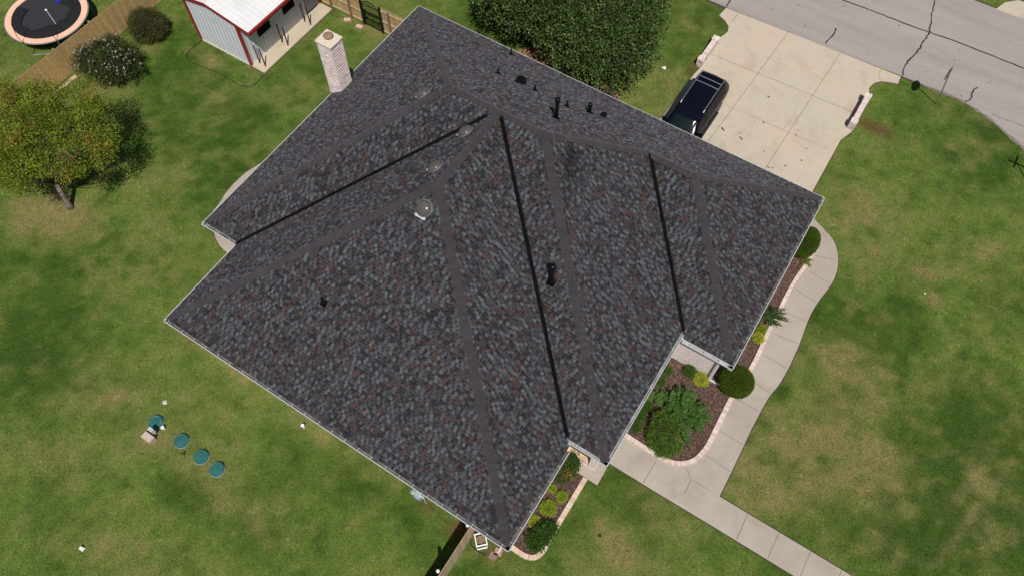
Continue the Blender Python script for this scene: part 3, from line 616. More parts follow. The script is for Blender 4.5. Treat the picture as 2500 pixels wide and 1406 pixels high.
# --- ridge and hip caps
def facz(n): return {f[0]: f[2] for f in FAC}[n]
def capline(p, q, za, zb, name="ridge_cap"):
    """overlapping cap pieces from the low end p to the high end q; za/zb: planes on either side"""
    p = np.array(p, float); q = np.array(q, float); d_ = q-p; ln = np.linalg.norm(d_); d_ /= ln; side = np.array([-d_[1], d_[0]])
    mid = (p+q)/2; test = mid+side*.3
    if zb(*test) < za(*test): za, zb = zb, za      # za lies on +side (roof = lower of the two planes)
    v_, f_, c_ = [], [], []; step = .14/math.sqrt(1+((min(za(*q), zb(*q))-min(za(*p), zb(*p)))/ln)**2); t = 0.10; k = 0; hw = .165
    while t < ln+.05:
        t0, t1 = t, min(t+step*1.9, ln+.06); t += step
        c0 = p+d_*t0; c1 = p+d_*t1; lo, hi = .034, .016
        def pt(c, s_, zf, h): 
            w2 = c+side*s_; return (w2[0], w2[1], Z0+zf(*w2)+h)
        i = len(v_); h0 = lo+.006*random.random()
        v_ += [pt(c0, hw, za, h0), pt(c0, 0, za, h0+.008), pt(c0, -hw, zb, h0), pt(c1, hw, za, hi), pt(c1, 0, za, hi+.008), pt(c1, -hw, zb, hi), pt(c0, hw, za, 0), pt(c0, 0, za, 0), pt(c0, -hw, zb, 0)]
        f_ += [[i, i+3, i+4, i+1], [i+1, i+4, i+5, i+2], [i+6, i, i+1, i+7], [i+7, i+1, i+2, i+8], [i+6, i+3, i], [i+2, i+5, i+8]]
        cc = np.array([.049, .044, .048])*random.uniform(.88, 1.1); c_ += [cc]*2+[cc*.7]*4
    o = mk(name, v_, f_, M['cap'], None, c_); return child(o, house)
for p, q, a_, b2, nm in (((GI, -GI), R1, zNE, zNW, "hip_cap"), ((GI, -W1+GI), R1, zSW, zNW, "hip_cap"), ((E_-GI, -GI), V2, zNE, zSEc, "hip_cap"), ((E_-GI, -W2+GI), V2, zSWc, zSEc, "hip_cap"), (V1, T1, zNE, zSEm, "hip_cap"), ((CM-.06, MY+.06), T1, zSW, zSEm, "hip_cap"),
                       ((A_+GI, -L_+GI), S2, zNWb, zSWb, "hip_cap"), ((B_-GI, -L_+GI), S2, zSEb, zSWb, "hip_cap"), (V2, V1, zNE, zSWc, "ridge_cap"), (T1, R1, zNE, zSW, "ridge_cap"), (S2, S1, zNWb, zSEb, "ridge_cap")):
    capline(p, q, a_, b2, nm)
# --- valleys: black open metal with a raised rib
def valley(p, q, zf):
    p = np.array(p, float); q = np.array(q, float); d_ = (q-p)/np.linalg.norm(q-p); side = np.array([-d_[1], d_[0]]); v_ = []; f_ = []
    zz = lambda w_: max(zf[0](*w_), zf[1](*w_))
    prof = [(-.078, .026), (-.074, .032), (-.016, .028), (0, .052), (.016, .028), (.074, .032), (.078, .026)]
    for i, c0 in enumerate((p, q)):
        for s_, h in prof:
            w_ = c0+side*s_; v_.append((w_[0], w_[1], Z0+zz(w_)+h))
    k = len(prof)
    for j in range(k-1): f_.append([j, j+1, k+j+1, k+j])
    o = mk("valley_flashing", v_, f_, M['valley']); child(o, house)
valley((A_+.05, -W1+.05), (S1[0]-.35, S1[1]-.33), (zSW, zNWb)); valley((B_-.35, MY+.15), (S1[0]+.12, S1[1]-.12), (zSW, zSEb)); valley((CM-.1, -W2+.35), (V1[0]+.05, V1[1]-.05), (zSEm, zSWc))

# --- gutters
hang = None
def gutter(p, q, out, z=0.0, name="gutter", clean=False):
    """open trough along the eave from p to q (outer lip line); out = outward direction"""
    global hang
    p = Vector((*p, 0)); q = Vector((*q, 0)); o_ = Vector((*out, 0)); zt = Z0+z; ln = (q-p).length; d_ = (q-p).normalized()
    def sec(prof):
        mb = MB(); k = len(prof)
        for c0 in (p, q):
            for s_, h in prof: w_ = c0-o_*s_; mb.v.append((w_.x, w_.y, zt+h))
        for j in range(k): mb.face([j, (j+1) % k, k+(j+1) % k, k+j])
        mb.face(list(range(k))[::-1]); mb.face([k+j for j in range(k)]); return mb
    sh = sec([(0, 0), (0, -.035), (.02, -.10), (.03, -.12), (.195, -.12), (.195, .01), (.188, .01), (.188, -.112), (.054, -.112), (.048, -.098), (.024, -.03), (.03, -.006), (.03, 0)])
    root = hb(sh, name, M['white'])
    tr = MB(); a_ = p-o_*.055; b2 = p-o_*.187; c2 = q-o_*.187; e2 = q-o_*.055
    for w_ in (a_, b2, c2, e2): tr.v.append((w_.x, w_.y, zt-.085))
    nrm = (b2-a_).cross(e2-a_).z; tr.face([0, 1, 2, 3] if nrm > 0 else [3, 2, 1, 0]); 
    for w_, h in ((b2, -.085), (c2, -.085), (c2, .004), (b2, .004)): w3 = w_+o_*.003; tr.v.append((w3.x, w3.y, zt+h))
    tr.face([4, 5, 6, 7]); bpy.context.view_layer.update(); hb(tr, "trough", M['troughgrey'] if clean else M['guttin'], root)
    s_ = .35
    while s_ < ln-.15:
        c0 = p+d_*s_-o_*.09
        if hang is None:
            mb = MB(); mb.box((0, 0, -.004), (.02, .16, .012)); mb.box((0, -.074, -.018), (.02, .012, .03)); hang = mb.build("gutter_hanger", M['white'], None); h_ = hang
        else: h_ = hang.copy(); COL.objects.link(h_)
        h_.location = (c0.x, c0.y, zt-.002); h_.rotation_euler = (0, 0, math.atan2(d_.y, d_.x)); h_.parent = root; h_.matrix_parent_inverse = root.matrix_world.inverted(); s_ += random.uniform(.6, .68)
    return root
gutter((0, 0), (E_, 0), (0, 1)); gutter((0, 0), (0, -5.95), (-1, 0)); gutter((0, -7.3), (0, -W1), (-1, 0)); gutter((0, -W1), (A_-.03, -W1), (0, -1)); gutter((A_, -W1+.03), (A_, -L_), (-1, 0))
gutter((A_, -L_), (B_, -L_), (0, -1)); gutter((B_, -L_), (B_, -16.25), (1, 0)); gutter((B_-.28, MY), (CM, MY), (0, -1), .18, clean=True); gutter((CM, MY), (CM, -9.5), (1, 0), .18, clean=True)
gutter((CM+.05, -W2), (E_, -W2), (0, -1), 0, clean=True); gutter((E_, -W2), (E_, 0), (1, 0))
# downspout on the garage-end corner, with its elbow lying out over the bed
def down(x, y, ztop, ex=None, name="downspout"):
    mb = MB(); mb.bx(x-.04, x+.04, y-.06, y+.02, .1, ztop-.25)
    if ex: mb.box((x+ex[0]/2, y-.02+ex[1]/2, .09), (abs(ex[0])+.1 if ex[0] else .08, abs(ex[1])+.1 if ex[1] else .08, .07))
    mb.box((x, y-.14, ztop-.2), (.08, .3, .07)); return hb(mb, name, M['white'])
down(21.92, -9.47, Z0, (.75, 0)); down(18.2, -20.1, Z0, (0, -.22))
# --- chimney
cb = MB(); brick_stack(cb, 0.0, 0.82, -7.22, -6.45, 0, 5.86, PALE, .2, .072, .006); cb.bx(.009, .811, -7.211, -6.459, 0, 5.86, (.70, .60, .57))
for i, e_ in enumerate((.015, .03, .045)): brick_stack(cb, 0.0-e_, .82+e_, -7.22-e_, -6.45+e_, 5.86+i*.05-.001*i, 5.91+i*.05, PALE, .2, .05)
chim = hb(cb, "chimney", M['brickatt'], cols=True); bpy.context.view_layer.update()
mb = MB(); mb.bx(-.03, .85, -7.25, -6.42, 6.0, 6.02); crown = hb(mb, "crown", simple("cream chimney crown", (.66, .55, .44), .9, 0, .15, 14), chim)
mb = MB(); mb.lathe((.37, -6.78, 6.02), [(.12, 0), (.12, .1)], 24); hb(mb, "flue", M['netblack'], chim)
mb = MB(); mb.lathe((.37, -6.78, 6.12), [(.2, 0), (.235, .03), (.20, .06), (.02, .085)], 28); hb(mb, "flue_cap", M['rustcap'], chim)
mb = MB(); mb.bx(-.03, -.0, -7.2, -7.0, 2.6, 2.8); mb.bx(-.02, .85, -7.245, -7.23, 2.66, 2.82); hb(mb, "step_flashing", M['flashing'], chim)
# --- skylight domes
def skylight(x, y, zf, nrm):
    z = Z0+zf(x, y); n_ = Vector(nrm).normalized(); e_ = Vector((n_.z, 0, -n_.x)).normalized() if abs(n_.x) > .1 else Vector((1, 0, 0)); s_ = n_.cross(e_)
    rot = Matrix((e_, s_, n_)).transposed(); mb = MB(); c0 = Vector((x, y, z))
    mb.lathe(c0+n_*.06, [(.292, -.05), (.298, 0), (.285, .045), (.25, .09), (.19, .125), (.11, .15), (.03, .158)], 32, None, n_); o = hb(mb, "skylight", M['domeskin'], smooth=True); bpy.context.view_layer.update()
    mb = MB(); mb.lathe(c0+n_*.02, [(.335, -.02), (.335, .01), (.31, .035), (.30, .035)], 32, None, n_); hb(mb, "skylight_ring", M['rail'], o)
    mb = MB(); dn = Vector((n_.x, n_.y, 0)).normalized(); dn = (dn-n_*dn.dot(n_)).normalized(); sd_ = n_.cross(dn)
    mb.box(tuple(c0+dn*.33+n_*.022), (.1, .44, .01), 0, None, Matrix((dn, sd_, n_)).transposed()); hb(mb, "skylight_flashing", M['flashing'], o)
NSW = (0, -PM, 1); 
skylight(7.0, -8.06-.35, zNW, (-PM, 0, 1)); skylight(9.62, -9.3, zNWb, (-PF, 0, 1)); skylight(9.62, -11.26, zNWb, (-PF, 0, 1)); skylight(10.3, -12.95, zSWb, (0, -PF, 1))
# --- vent pipes (vertical, with flashing boots and caps)
def pipe(x, y, zf, h, r, cap=0.0, boot=.11, fl=.3, nrm=(0, PM, 1)):
    z = Z0+zf(x, y); mb = MB(); n_ = Vector(nrm).normalized()
    if cap: mb.lathe((x, y, z), [(r*1.5, -.05), (r*1.15, .12), (r, .16), (r, h-.14)], 16)
    else: mb.lathe((x, y, z), [(r*2.2, -.04), (r*1.5, .07), (r, .11), (r, h)], 12)
    o = hb(mb, "vent_pipe", M['blackpipe'], smooth=True); bpy.context.view_layer.update()
    if cap:
        mb = MB(); mb.lathe((x, y, z+h-.17), [(r, 0), (cap, .03), (cap*1.02, .1), (cap*.85, .17), (cap*.4, .2), (.01, .21)], 20); hb(mb, "vent_cap", M['blackpipe'], o, smooth=True)
    mb = MB(); e_ = n_.cross(Vector((1, 0, 0)) if abs(n_.x) < .1 else Vector((0, 1, 0))).normalized(); s_ = n_.cross(e_)
    mb.box((x, y, z+.02), (fl, fl*1.0, .008), 0, None, Matrix((e_, s_, n_)).transposed()); hb(mb, "vent_flashing", M['blackpipe'], o)
pipe(11.76, -6.1, zNE, 1.1, .075, .115, fl=.36); pipe(12.1, -3.67, zNE, .52, .07, .10, fl=.32); pipe(15.14, -11.94, zSW, 1.2, .085, .125, fl=.34, nrm=NSW)
for x, y, zf, h, nn_ in ((7.84, -4.34, zNE, .33, (0, PM, 1)), (9.66, -4.21, zNE, .36, (0, PM, 1)), (11.3, -4.29, zNE, .30, (0, PM, 1)), (6.3, -.86, zNE, .36, (0, PM, 1)), (8.24, -17.03, zSWb, .42, (0, -PF, 1))): pipe(x, y, zf, h, .038, 0, fl=.26, nrm=nn_)
def boxvent(x, y, zf, s_, h):
    n_ = Vector((0, PM, 1)).normalized(); e_ = Vector((1, 0, 0)); t_ = n_.cross(e_); c0 = Vector((x, y, Z0+zf(x, y))); rot = Matrix((e_, t_, n_)).transposed(); mb = MB()
    mb.box(tuple(c0+n_*.02), (s_*1.06, s_*1.06, .01), 0, None, rot); i = len(mb.v)
    for hx, hy, hz in ((.5, .5, 0), (.42, .36, h)):
        for sx, sy in ((-1, -1), (1, -1), (1, 1), (-1, 1)): mb.v.append(tuple(c0+rot @ Vector((sx*hx*s_, sy*hy*s_, .024+hz))))
    for f in ((4, 5, 6, 7), (0, 1, 5, 4), (1, 2, 6, 5), (2, 3, 7, 6), (3, 0, 4, 7)): mb.face([i+k_ for k_ in f])
    hb(mb, "roof_vent", M['blackpipe'])
boxvent(8.86, -4.13, zNE, .40, .24); boxvent(12.65, -3.41, zNE, .24, .18)

# ------------------------------------------------------------------ driveway entrance walls
def entry_wall(x0, x1, ya, yb, label):
    t = thing("driveway_wall", label, "brick wall", ((x0+x1)/2, (ya+yb)/2, 0), 0, "brick walls beside the driveway")
    b_ = MB(); brick_stack(b_, x0+.04, x1-.04, ya+.34, yb-.34, 0, .43, PIER, .2); b_.bx(x0+.05, x1-.05, ya+.3, yb-.3, 0, .425, (.6, .52, .48))
    for y in np.arange(ya+.36, yb-.36, .077):
        b_.bx(x0+.035, x1-.035, y, min(y+.07, yb-.34), .432, .49, tuple(PIER[random.choice((0, 1, 2, 3, 4, 6))]*random.uniform(.9, 1.08)))
    child(b_.build("wall_run", M['brickatt'], None, True), t)
    for y in (ya, yb-.34):
        b_ = MB(); brick_stack(b_, x0, x1, y, y+.34, 0, .5, PIER, .17)
        for k in range(4): b_.bx(x0-.005+k*.087, x0+.08+k*.087, y-.005, y+.345, .5, .545, tuple(PIER[random.choice((0, 1, 2, 4))]*random.uniform(.95, 1.08)))
        child(b_.build("pier", M['brickatt'], None, True), t)
    return t
entry_wall(13.41, 13.75, 6.71, 8.85, "low pale brick wall with two piers beside the parked black car")
entry_wall(21.93, 22.27, 7.05, 9.42, "low pale brick wall with two piers on the stop sign's side of the driveway")

# ------------------------------------------------------------------ car
def make_car():
    t = thing("parked_car", "black sport utility vehicle with silver roof rails parked on the driveway", "car", (14.95, 5.38, 0), math.pi)
    L = 5.65
    low = lambda wd, zt: [(wd-.06, .36), (wd, .6), (wd, .92), (wd-.03, 1.02), (wd-.10, zt-.03), (wd-.26, zt), (0, zt+.03)]
    def green(zr, inset=.0): return [(.84, .36), (.91, .6), (.91, .95), (.885, 1.06), (.70-inset, zr-.09), (.60-inset, zr), (0, zr+.035)]
    # stations from the tail (y=0) to the nose (y=L), local frame: +y forward
    st_ = [(0.0, [(.70, .5), (.78, .62), (.80, .85), (.78, .95), (.72, 1.02), (.55, 1.04), (0, 1.05)]), (.10, [(.80, .40), (.88, .6), (.88, .95), (.86, 1.05), (.78, 1.25), (.60, 1.28), (0, 1.3)]),
           (.38, green(1.66, .04)), (.62, green(1.80)), (1.6, green(1.84)), (2.8, green(1.83)), (3.62, green(1.77, .01)), (3.80, green(1.70, .03)), (4.62, low(.90, 1.12)), (4.85, low(.90, 1.08)), (5.3, low(.88, 1.0)), (5.56, low(.82, .9)), (L, [(.62, .45), (.70, .6), (.70, .75), (.66, .8), (.6, .82), (.4, .83), (0, .84)])]
    v_, f_ = [], []; k = 13
    for y, half in st_:
        full_ = [(x, z) for x, z in half] + [(-x, z) for x, z in half[:-1]][::-1]
        v_ += [(x, y, z) for x, z in full_]
    for i in range(len(st_)-1):
        for j in range(k-1): a0 = i*k+j; f_.append([a0, a0+1, a0+k+1, a0+k][::-1])
        f_.append([i*k+k-1, i*k, i*k+k, i*k+k+k-1][::-1])
    f_.append(list(range(k))); f_.append([(len(st_)-1)*k+j for j in range(k)][::-1])
    def loc(o): o.parent = t; return o
    body = loc(mk("body", v_, f_, M['carpaint'], None, None, True)); md = body.modifiers.new("bevel", 'BEVEL'); md.width = .03; md.segments = 2; md.limit_method = 'ANGLE'; md.angle_limit = rad(18)
    def panel(pts, name, mat, off=.008):
        p = [Vector(q) for q in pts]; n_ = (p[1]-p[0]).cross(p[-1]-p[0]).normalized()
        if n_.dot(Vector((0, 2.8, 1.0))-sum(p, Vector())/len(p)) > 0: n_ = -n_
        mb = MB(); q = [a_+n_*off for a_ in p]; r_ = [a_-n_*.02 for a_ in p]; kk = len(p); mb.v = [tuple(a_) for a_ in q+r_]
        mb.face(list(range(kk))); mb.face([kk+j for j in range(kk)][::-1])
        for j in range(kk): mb.face([j, (j+1) % kk, kk+(j+1) % kk, kk+j])
        return loc(mb.build(name, mat))
    gv_, gf_ = [], []
    for i in range(7):
        q = i/6
        for j in range(13):
            e_ = -1+2*j/12; wd_ = .80+(.60-.80)*q; gv_.append((e_*wd_, 4.66+(3.83-4.66)*q-.17*e_*e_*(1-.4*q), 1.155+(1.765-1.155)*q-.045*e_*e_*q))
    for i in range(6):
        for j in range(12): k_ = i*13+j; gf_.append([k_, k_+1, k_+14, k_+13][::-1])
    loc(mk("windscreen", gv_, gf_, M['carglass'], None, None, True))
    panel([(-.72, .13, 1.27), (.72, .13, 1.27), (.60, .37, 1.60), (-.60, .37, 1.60)], "rear_window", M['carglass'], .03)
    def sidewin(ya, yb, s_, cut=0.0, cut2=0.0):
        bl = (.885, 1.06); tp = (.70, 1.73); f = lambda q: (bl[0]+(tp[0]-bl[0])*q, bl[1]+(tp[1]-bl[1])*q)
        a_, b2 = f(.1), f(.88)
        panel([(s_*a_[0], ya, a_[1]), (s_*a_[0], yb, a_[1]), (s_*b2[0], yb-cut, b2[1]), (s_*b2[0], ya+cut2, b2[1])], "side_window", M['sideglass'], .012)
    for s_ in (-1, 1):
        sidewin(3.05, 4.12, s_, .42); sidewin(2.05, 2.95, s_); sidewin(.62, 1.9, s_, 0, .1)
        mb = MB(); mb.tube([(s_*.62, .55, 1.80), (s_*.62, .62, 1.88), (s_*.62, 1.9, 1.92), (s_*.62, 3.0, 1.88), (s_*.62, 3.1, 1.80)], .028, 8); loc(mb.build("roof_rail", M['rail']))
        mb = MB(); mb.box((s_*1.0, 3.86, 1.13), (.24, .10, .17)); mb.box((s_*.9, 3.88, 1.07), (.1, .06, .05)); m_ = loc(mb.build("wing_mirror", M['carpaint'])); bv = m_.modifiers.new("bevel", 'BEVEL'); bv.width = .03; bv.segments = 2
        mb = MB(); mb.bx(s_*.86, s_*1.02, 1.35, 4.2, .36, .40); loc(mb.build("running_board", M['rubber']))
        mb = MB(); mb.box((s_*.8, 5.53, .82), (.2, .12, .14)); loc(mb.build("headlight", M['lampclear']))
        mb = MB(); mb.box((s_*.80, .07, .86), (.1, .06, .22)); loc(mb.build("tail_light", M['lampred']))
        for yy in (3.3, 2.4):
            mb = MB(); mb.box((s_*.925, yy-.3, .95), (.03, .16, .03)); loc(mb.build("door_handle", M['rail']))
        for yy in (1.05, 4.65):
            mb = MB(); mb.lathe((s_*.80, yy, .37), [(.25, -.11), (.35, -.10), (.37, -.04), (.37, .07), (.34, .115), (.25, .12)], 28, None, (s_, 0, 0)); wh = loc(mb.build("wheel", M['rubber'], None, smooth=True))
            mb = MB(); mb.lathe((s_*.80, yy, .37), [(.25, .10), (.24, .122), (.07, .112), (.05, .13)], 20, None, (s_, 0, 0)); r_ = mb.build("rim", M['steel']); r_.parent = wh
    for yy in (1.05, 1.42):
        mb = MB(); mb.tube([(-.62, yy, 1.91), (0, yy, 1.925), (.62, yy, 1.91)], .026, 8); loc(mb.build("roof_crossbar", M['rail']))
    mb = MB(); mb.bx(-.82, .82, -.06, .06, .42, .6); loc(mb.build("rear_bumper", M['rubber']))
    return t
make_car()

# ------------------------------------------------------------------ signs
def stop_sign():
    b0 = Vector((25.37, 11.2, 0)); top = Vector((24.9, 10.75, 2.75)); ax = (top-b0).normalized()
    t = thing("stop_sign", "grey-backed octagonal stop sign on a thin leaning post at the street corner", "road sign", tuple(b0))
    mb = MB(); mb.tube([tuple(b0), tuple(top)], .028, 8); post = child(mb.build("post", M['signback']), t)
    n_ = Vector((-1, .2, 0)); n_ = (n_-ax*n_.dot(ax)).normalized(); e_ = ax.cross(n_).normalized(); c0 = b0+ax*2.42+n_*.045; mb = MB(); R_ = .40
    oc = [c0+(e_*math.cos(rad(22.5+45*k))+ax*math.sin(rad(22.5+45*k)))*R_ for k in range(8)]
    mb.v = [tuple(p+n_*.0) for p in oc]+[tuple(p+n_*.004) for p in oc]
    mb.face(list(range(8))[::-1]); mb.face([8+k for k in range(8)])
    for k in range(8): mb.face([k, (k+1) % 8, 8+(k+1) % 8, 8+k])
    plate = child(mb.build("sign_plate", M['signback']), t)
    mb = MB(); mb.poly([p*.96+c0*.04+n_*.007 for p in oc]); child(mb.build("sign_face", M['signred']), t)
    fc = bpy.data.curves.new("lettering", 'FONT'); fc.body = "STOP"; fc.size = .34; fc.align_x = 'CENTER'; fc.align_y = 'CENTER'; fc.extrude = .001; fo = bpy.data.objects.new("lettering_curve", fc); COL.objects.link(fo); bpy.context.view_layer.update()
    me_ = bpy.data.meshes.new_from_object(fo.evaluated_get(bpy.context.evaluated_depsgraph_get())); bpy.data.objects.remove(fo); fo = bpy.data.objects.new("lettering", me_); COL.objects.link(fo); me_.materials.clear(); me_.materials.append(M['pvc'])
    xax = ax.cross(n_).normalized(); mw = Matrix((xax, ax, n_)).transposed().to_4x4(); mw.translation = c0+n_*.010
    fo.parent = t; fo.matrix_parent_inverse = Matrix.Translation(-t.location); fo.matrix_basis = mw
stop_sign()
t = thing("street_name_sign", "street name sign post at the corner, seen by its crossed shadow on the grass", "road sign", (31.15, 8.25, 0))
mb = MB(); mb.tube([(31.15, 8.25, 0), (31.15, 8.25, 2.75)], .03, 8); child(mb.build("post", M['signback']), t)
mb = MB(); mb.box((31.15, 8.25, 2.86), (.86, .012, .2)); child(mb.build("name_blade", M['signgreen']), t)
mb = MB(); mb.box((31.15, 8.25, 3.08), (.012, .86, .2)); child(mb.build("name_blade", M['signgreen']), t)

# ------------------------------------------------------------------ shed
sh = thing("metal_shed", "white metal shed with red trim and white ribbed roof", "shed", (-8.6, -3.5, 0))
x0, x1, y0, y1, zt = -10.46, -6.83, -6.41, -0.68, 2.9
wm = MB(); rid = -8.65; zr = 3.40
wm.poly([(x0, y0, .04), (x1, y0, .04), (x1, y0, zt), (rid, y0, zr-.05), (x0, y0, zt)]); wm.poly([(x1, y0, .04), (x1, y1, .04), (x1, y1, zt), (x1, y0, zt)]); wm.poly([(x0, y1, .04), (x0, y0, .04), (x0, y0, zt), (x0, y1, zt)]); wm.poly([(x1, y1, .04), (x0, y1, .04), (x0, y1, zt), (rid, y1, zr-.05), (x1, y1, zt)])
for x in np.arange(x0+.16, x1-.08, .29):
    hh = zt+(zr-zt)*(1-abs(x-rid)/(1.82))-.06; i = len(wm.v); wm.v += [(x-.06, y0, .04), (x-.03, y0-.036, .04), (x+.03, y0-.036, .04), (x+.06, y0, .04), (x-.06, y0, hh), (x-.03, y0-.036, hh), (x+.03, y0-.036, hh), (x+.06, y0, hh)]
    for f in ((0, 1, 5, 4), (1, 2, 6, 5), (2, 3, 7, 6)): wm.face([i+k_ for k_ in f])
for y in np.arange(y0+.15, y1-.1, .24):
    if -1.85 < y < -.78: continue
    wm.bx(x1, x1+.034, y-.03, y+.03, .04, zt-.02)
child(wm.build("wall", M['metalwall']), sh)
rm = MB(); ex = -5.88; wx = -10.75; ze = 2.87; gy0, gy1 = -6.52, -.55; sl_ = (zr-ze)/(ex-rid)*1.0; zw = zr-(rid-wx)*sl_*1.0
for (xa, za, xb, zb) in ((rid, zr, ex, ze), (wx, zr+(wx-rid)*(zr-ze)/(ex-rid), rid, zr)):
    i = len(rm.v); rm.v += [(xa, gy0, za), (xb, gy0, zb), (xb, gy1, zb), (xa, gy1, za), (xa, gy0, za-.04), (xb, gy0, zb-.04), (xb, gy1, zb-.04), (xa, gy1, za-.04)]
    for f in ((0, 1, 2, 3), (7, 6, 5, 4), (0, 4, 5, 1), (2, 6, 7, 3), (1, 5, 6, 2), (3, 7, 4, 0)): rm.face([i+k_ for k_ in f])
    ang = math.atan2(zb-za, xb-xa); ln = math.hypot(xb-xa, zb-za)
    for y in np.arange(gy0+.12, gy1, .305):
        rm.box(((xa+xb)/2, y, (za+zb)/2+.018), (ln-.01, .035, .036), 0, None, Matrix.Rotation(-ang, 3, 'Y'))
child(rm.build("roof", M['metalroof']), sh)
tm = MB()
for (xa, za, xb, zb) in ((rid, zr, ex, ze), (wx, zr+(wx-rid)*(zr-ze)/(ex-rid), rid, zr)):
    ang = math.atan2(zb-za, xb-xa); ln = math.hypot(xb-xa, zb-za)
    for y in (gy0-.015, gy1+.015): tm.box(((xa+xb)/2, y, (za+zb)/2-.04), (ln, .03, .17), 0, None, Matrix.Rotation(-ang, 3, 'Y'))
tm.bx(ex, ex+.1, gy0-.03, gy1+.03, ze-.14, ze+.03); tm.bx(ex+.1, ex+.13, gy0-.03, gy1+.03, ze-.02, ze+.045)
child(tm.build("fascia", M['redtrim']), sh)
for x, y in ((x1, y0), (x0, y0), (x1, y1)):
    mb = MB(); mb.box((x, y, (zt+.04)/2), (.13, .13, zt-.08)); child(mb.build("corner_trim", M['redtrim']), sh)
mb = MB(); mb.prism([(x0-.04, y0-.06), (x1, y0-.06), (x1, y1), (x0-.04, y1)], -.02, .06); child(mb.build("foundation", M['apron']), sh)
for ya, yb in ((-5.33, -4.42), (-3.36, -2.46)):
    mb = MB(); mb.bx(x1, x1+.055, ya, yb, 1.2, 2.2); wo = child(mb.build("window", M['darkglass']), sh)
mb = MB(); mb.bx(x1, x1+.04, -1.74, -.84, .08, 2.1); dr = child(mb.build("door", M['greydoor']), sh)
mb = MB(); mb.bx(x1+.04, x1+.055, -1.72, -.86, .06, .14); bpy.context.view_layer.update(); hb(mb, "threshold", M['iron'], dr)
# steel posts on the apron
wh = ["at the shed's near corner, by the wall", "at the shed's near corner, by the lawn", "below the shed window, by the wall", "below the shed window, by the lawn", "nearest the shed door, by the wall", "nearest the shed door, by the lawn"]
p0 = None
for i, (x, y) in enumerate(((-6.57, -6.03), (-6.16, -6.05), (-6.57, -4.19), (-6.15, -4.2), (-6.56, -2.28), (-6.14, -2.29))):
    if p0 is None:
        mb = MB(); mb.lathe((0, 0, 0), [(.05, .06), (.05, .068), (.035, .07), (.035, 1.3), (.02, 1.31)], 12); p0 = mb.build("steel_post", M['rust']); o = p0
    else: o = p0.copy(); COL.objects.link(o)
    o.location = (x, y, 0); tag(o, "thin rusty steel post on the concrete apron "+wh[i], "post", "rusty posts along the shed apron")

# ------------------------------------------------------------------ fences
def planks(b_, p, q, z0, z1, thick, base_c, wd=.14, var=.25):
    p = Vector(p); q = Vector(q); d_ = (q-p); ln = d_.length; d_.normalize(); s_ = 0
    while s_ < ln-.01:
        w_ = min(wd, ln-s_); c0 = p+d_*(s_+w_/2); k = random.uniform(1-var, 1+var); hue = random.uniform(-.06, .06)
        b_.box((c0.x, c0.y, (z0+z1)/2+random.uniform(-.012, .012)), (w_-.003, thick, z1-z0), math.atan2(d_.y, d_.x), (base_c[0]*k*(1+hue), base_c[1]*k, base_c[2]*k*(1-hue))); s_ += w_
f1 = thing("wood_fence", "tall weathered brown plank fence beside the trampoline", "fence", (-14.5, -10, 0), 0, "wooden fences")
b_ = MB(); planks(b_, (-14.48, -19.5), (-14.48, 3.0), .05, 1.8, .02, (.46, .31, .135), .14, .13); child(b_.build("planks", M['wood'], None, True), f1)
for z in (.35, 1.0, 1.6):
    b_ = MB(); b_.bx(-14.56, -14.495, -19.5, 3.0, z, z+.09, (.3, .22, .12)); child(b_.build("rail", M['wood'], None, True), f1)
for y in np.arange(-19.4, 3, 2.4):
    b_ = MB(); b_.bx(-14.66, -14.56, y, y+.1, 0, 1.78, (.28, .2, .12)); child(b_.build("post", M['wood'], None, True), f1)
f2 = thing("wood_fence", "pale new wood fence with exposed rails between shed and house", "fence", (-3, -.6, 0), 0, "wooden fences")
for xa, xb in ((-6.7, -3.74), (-2.26, 4.5)):
    b_ = MB(); planks(b_, (xa, -.52), (xb, -.52), .03, 1.75, .02, (.46, .33, .175), .14, .12); child(b_.build("planks", M['wood'], None, True), f2)
    for z in (.14, .82, 1.52):
        b_ = MB(); b_.bx(xa, xb, -.575, -.535, z, z+.09, (.50, .36, .2)); child(b_.build("rail", M['wood'], None, True), f2)
for x in (-5.95, -4.52, -1.72, .3, 2.6):
    b_ = MB(); b_.bx(x-.045, x+.045, -.67, -.58, 0, 1.78, (.22, .15, .09)); child(b_.build("post", M['wood'], None, True), f2)
gt = thing("iron_gate", "black wrought iron arched gate in the pale wood fence", "gate", (-3, -.55, 0))
for x in (-3.66, -2.34):
    b_ = MB(); b_.bx(x-.05, x+.05, -.62, -.52, 0, 1.78); child(b_.build("gate_post", M['iron']), gt)
b_ = MB(); arch = lambda x: 1.55+.28*(1-((x+3)/.6)**2)
for x in np.arange(-3.54, -2.44, .095): b_.bx(x-.009, x+.009, -.58, -.56, .06, arch(x))
for z in (.1, .95, 1.05, 1.5): b_.bx(-3.6, -2.4, -.585, -.555, z, z+.035)
b_.tube([(x, -.57, arch(x)) for x in np.linspace(-3.6, -2.4, 14)], .022, 6); b_.bx(-3.62, -3.57, -.6, -.54, .06, 1.56); b_.bx(-2.43, -2.38, -.6, -.54, .06, 1.56)
child(b_.build("gate_leaf", M['iron']), gt)
b_ = MB(); b_.bx(-3.58, -3.40, -.63, -.53, .92, 1.12); child(b_.build("latch", M['iron']), gt)
f3 = thing("wood_fence", "light tan plank fence running off the house's bottom corner", "fence", (17, -22, 0), 0, "wooden fences")
b_ = MB(); planks(b_, (17.0, -20.05), (17.0, -31.0), .03, 1.8, .02, (.43, .33, .21), .14, .12); child(b_.build("planks", M['wood'], None, True), f3)
for z in (.35, 1.0, 1.55):
    b_ = MB(); b_.bx(16.94, 16.985, -31, -20.05, z, z+.09, (.3, .22, .13)); child(b_.build("rail", M['wood'], None, True), f3)
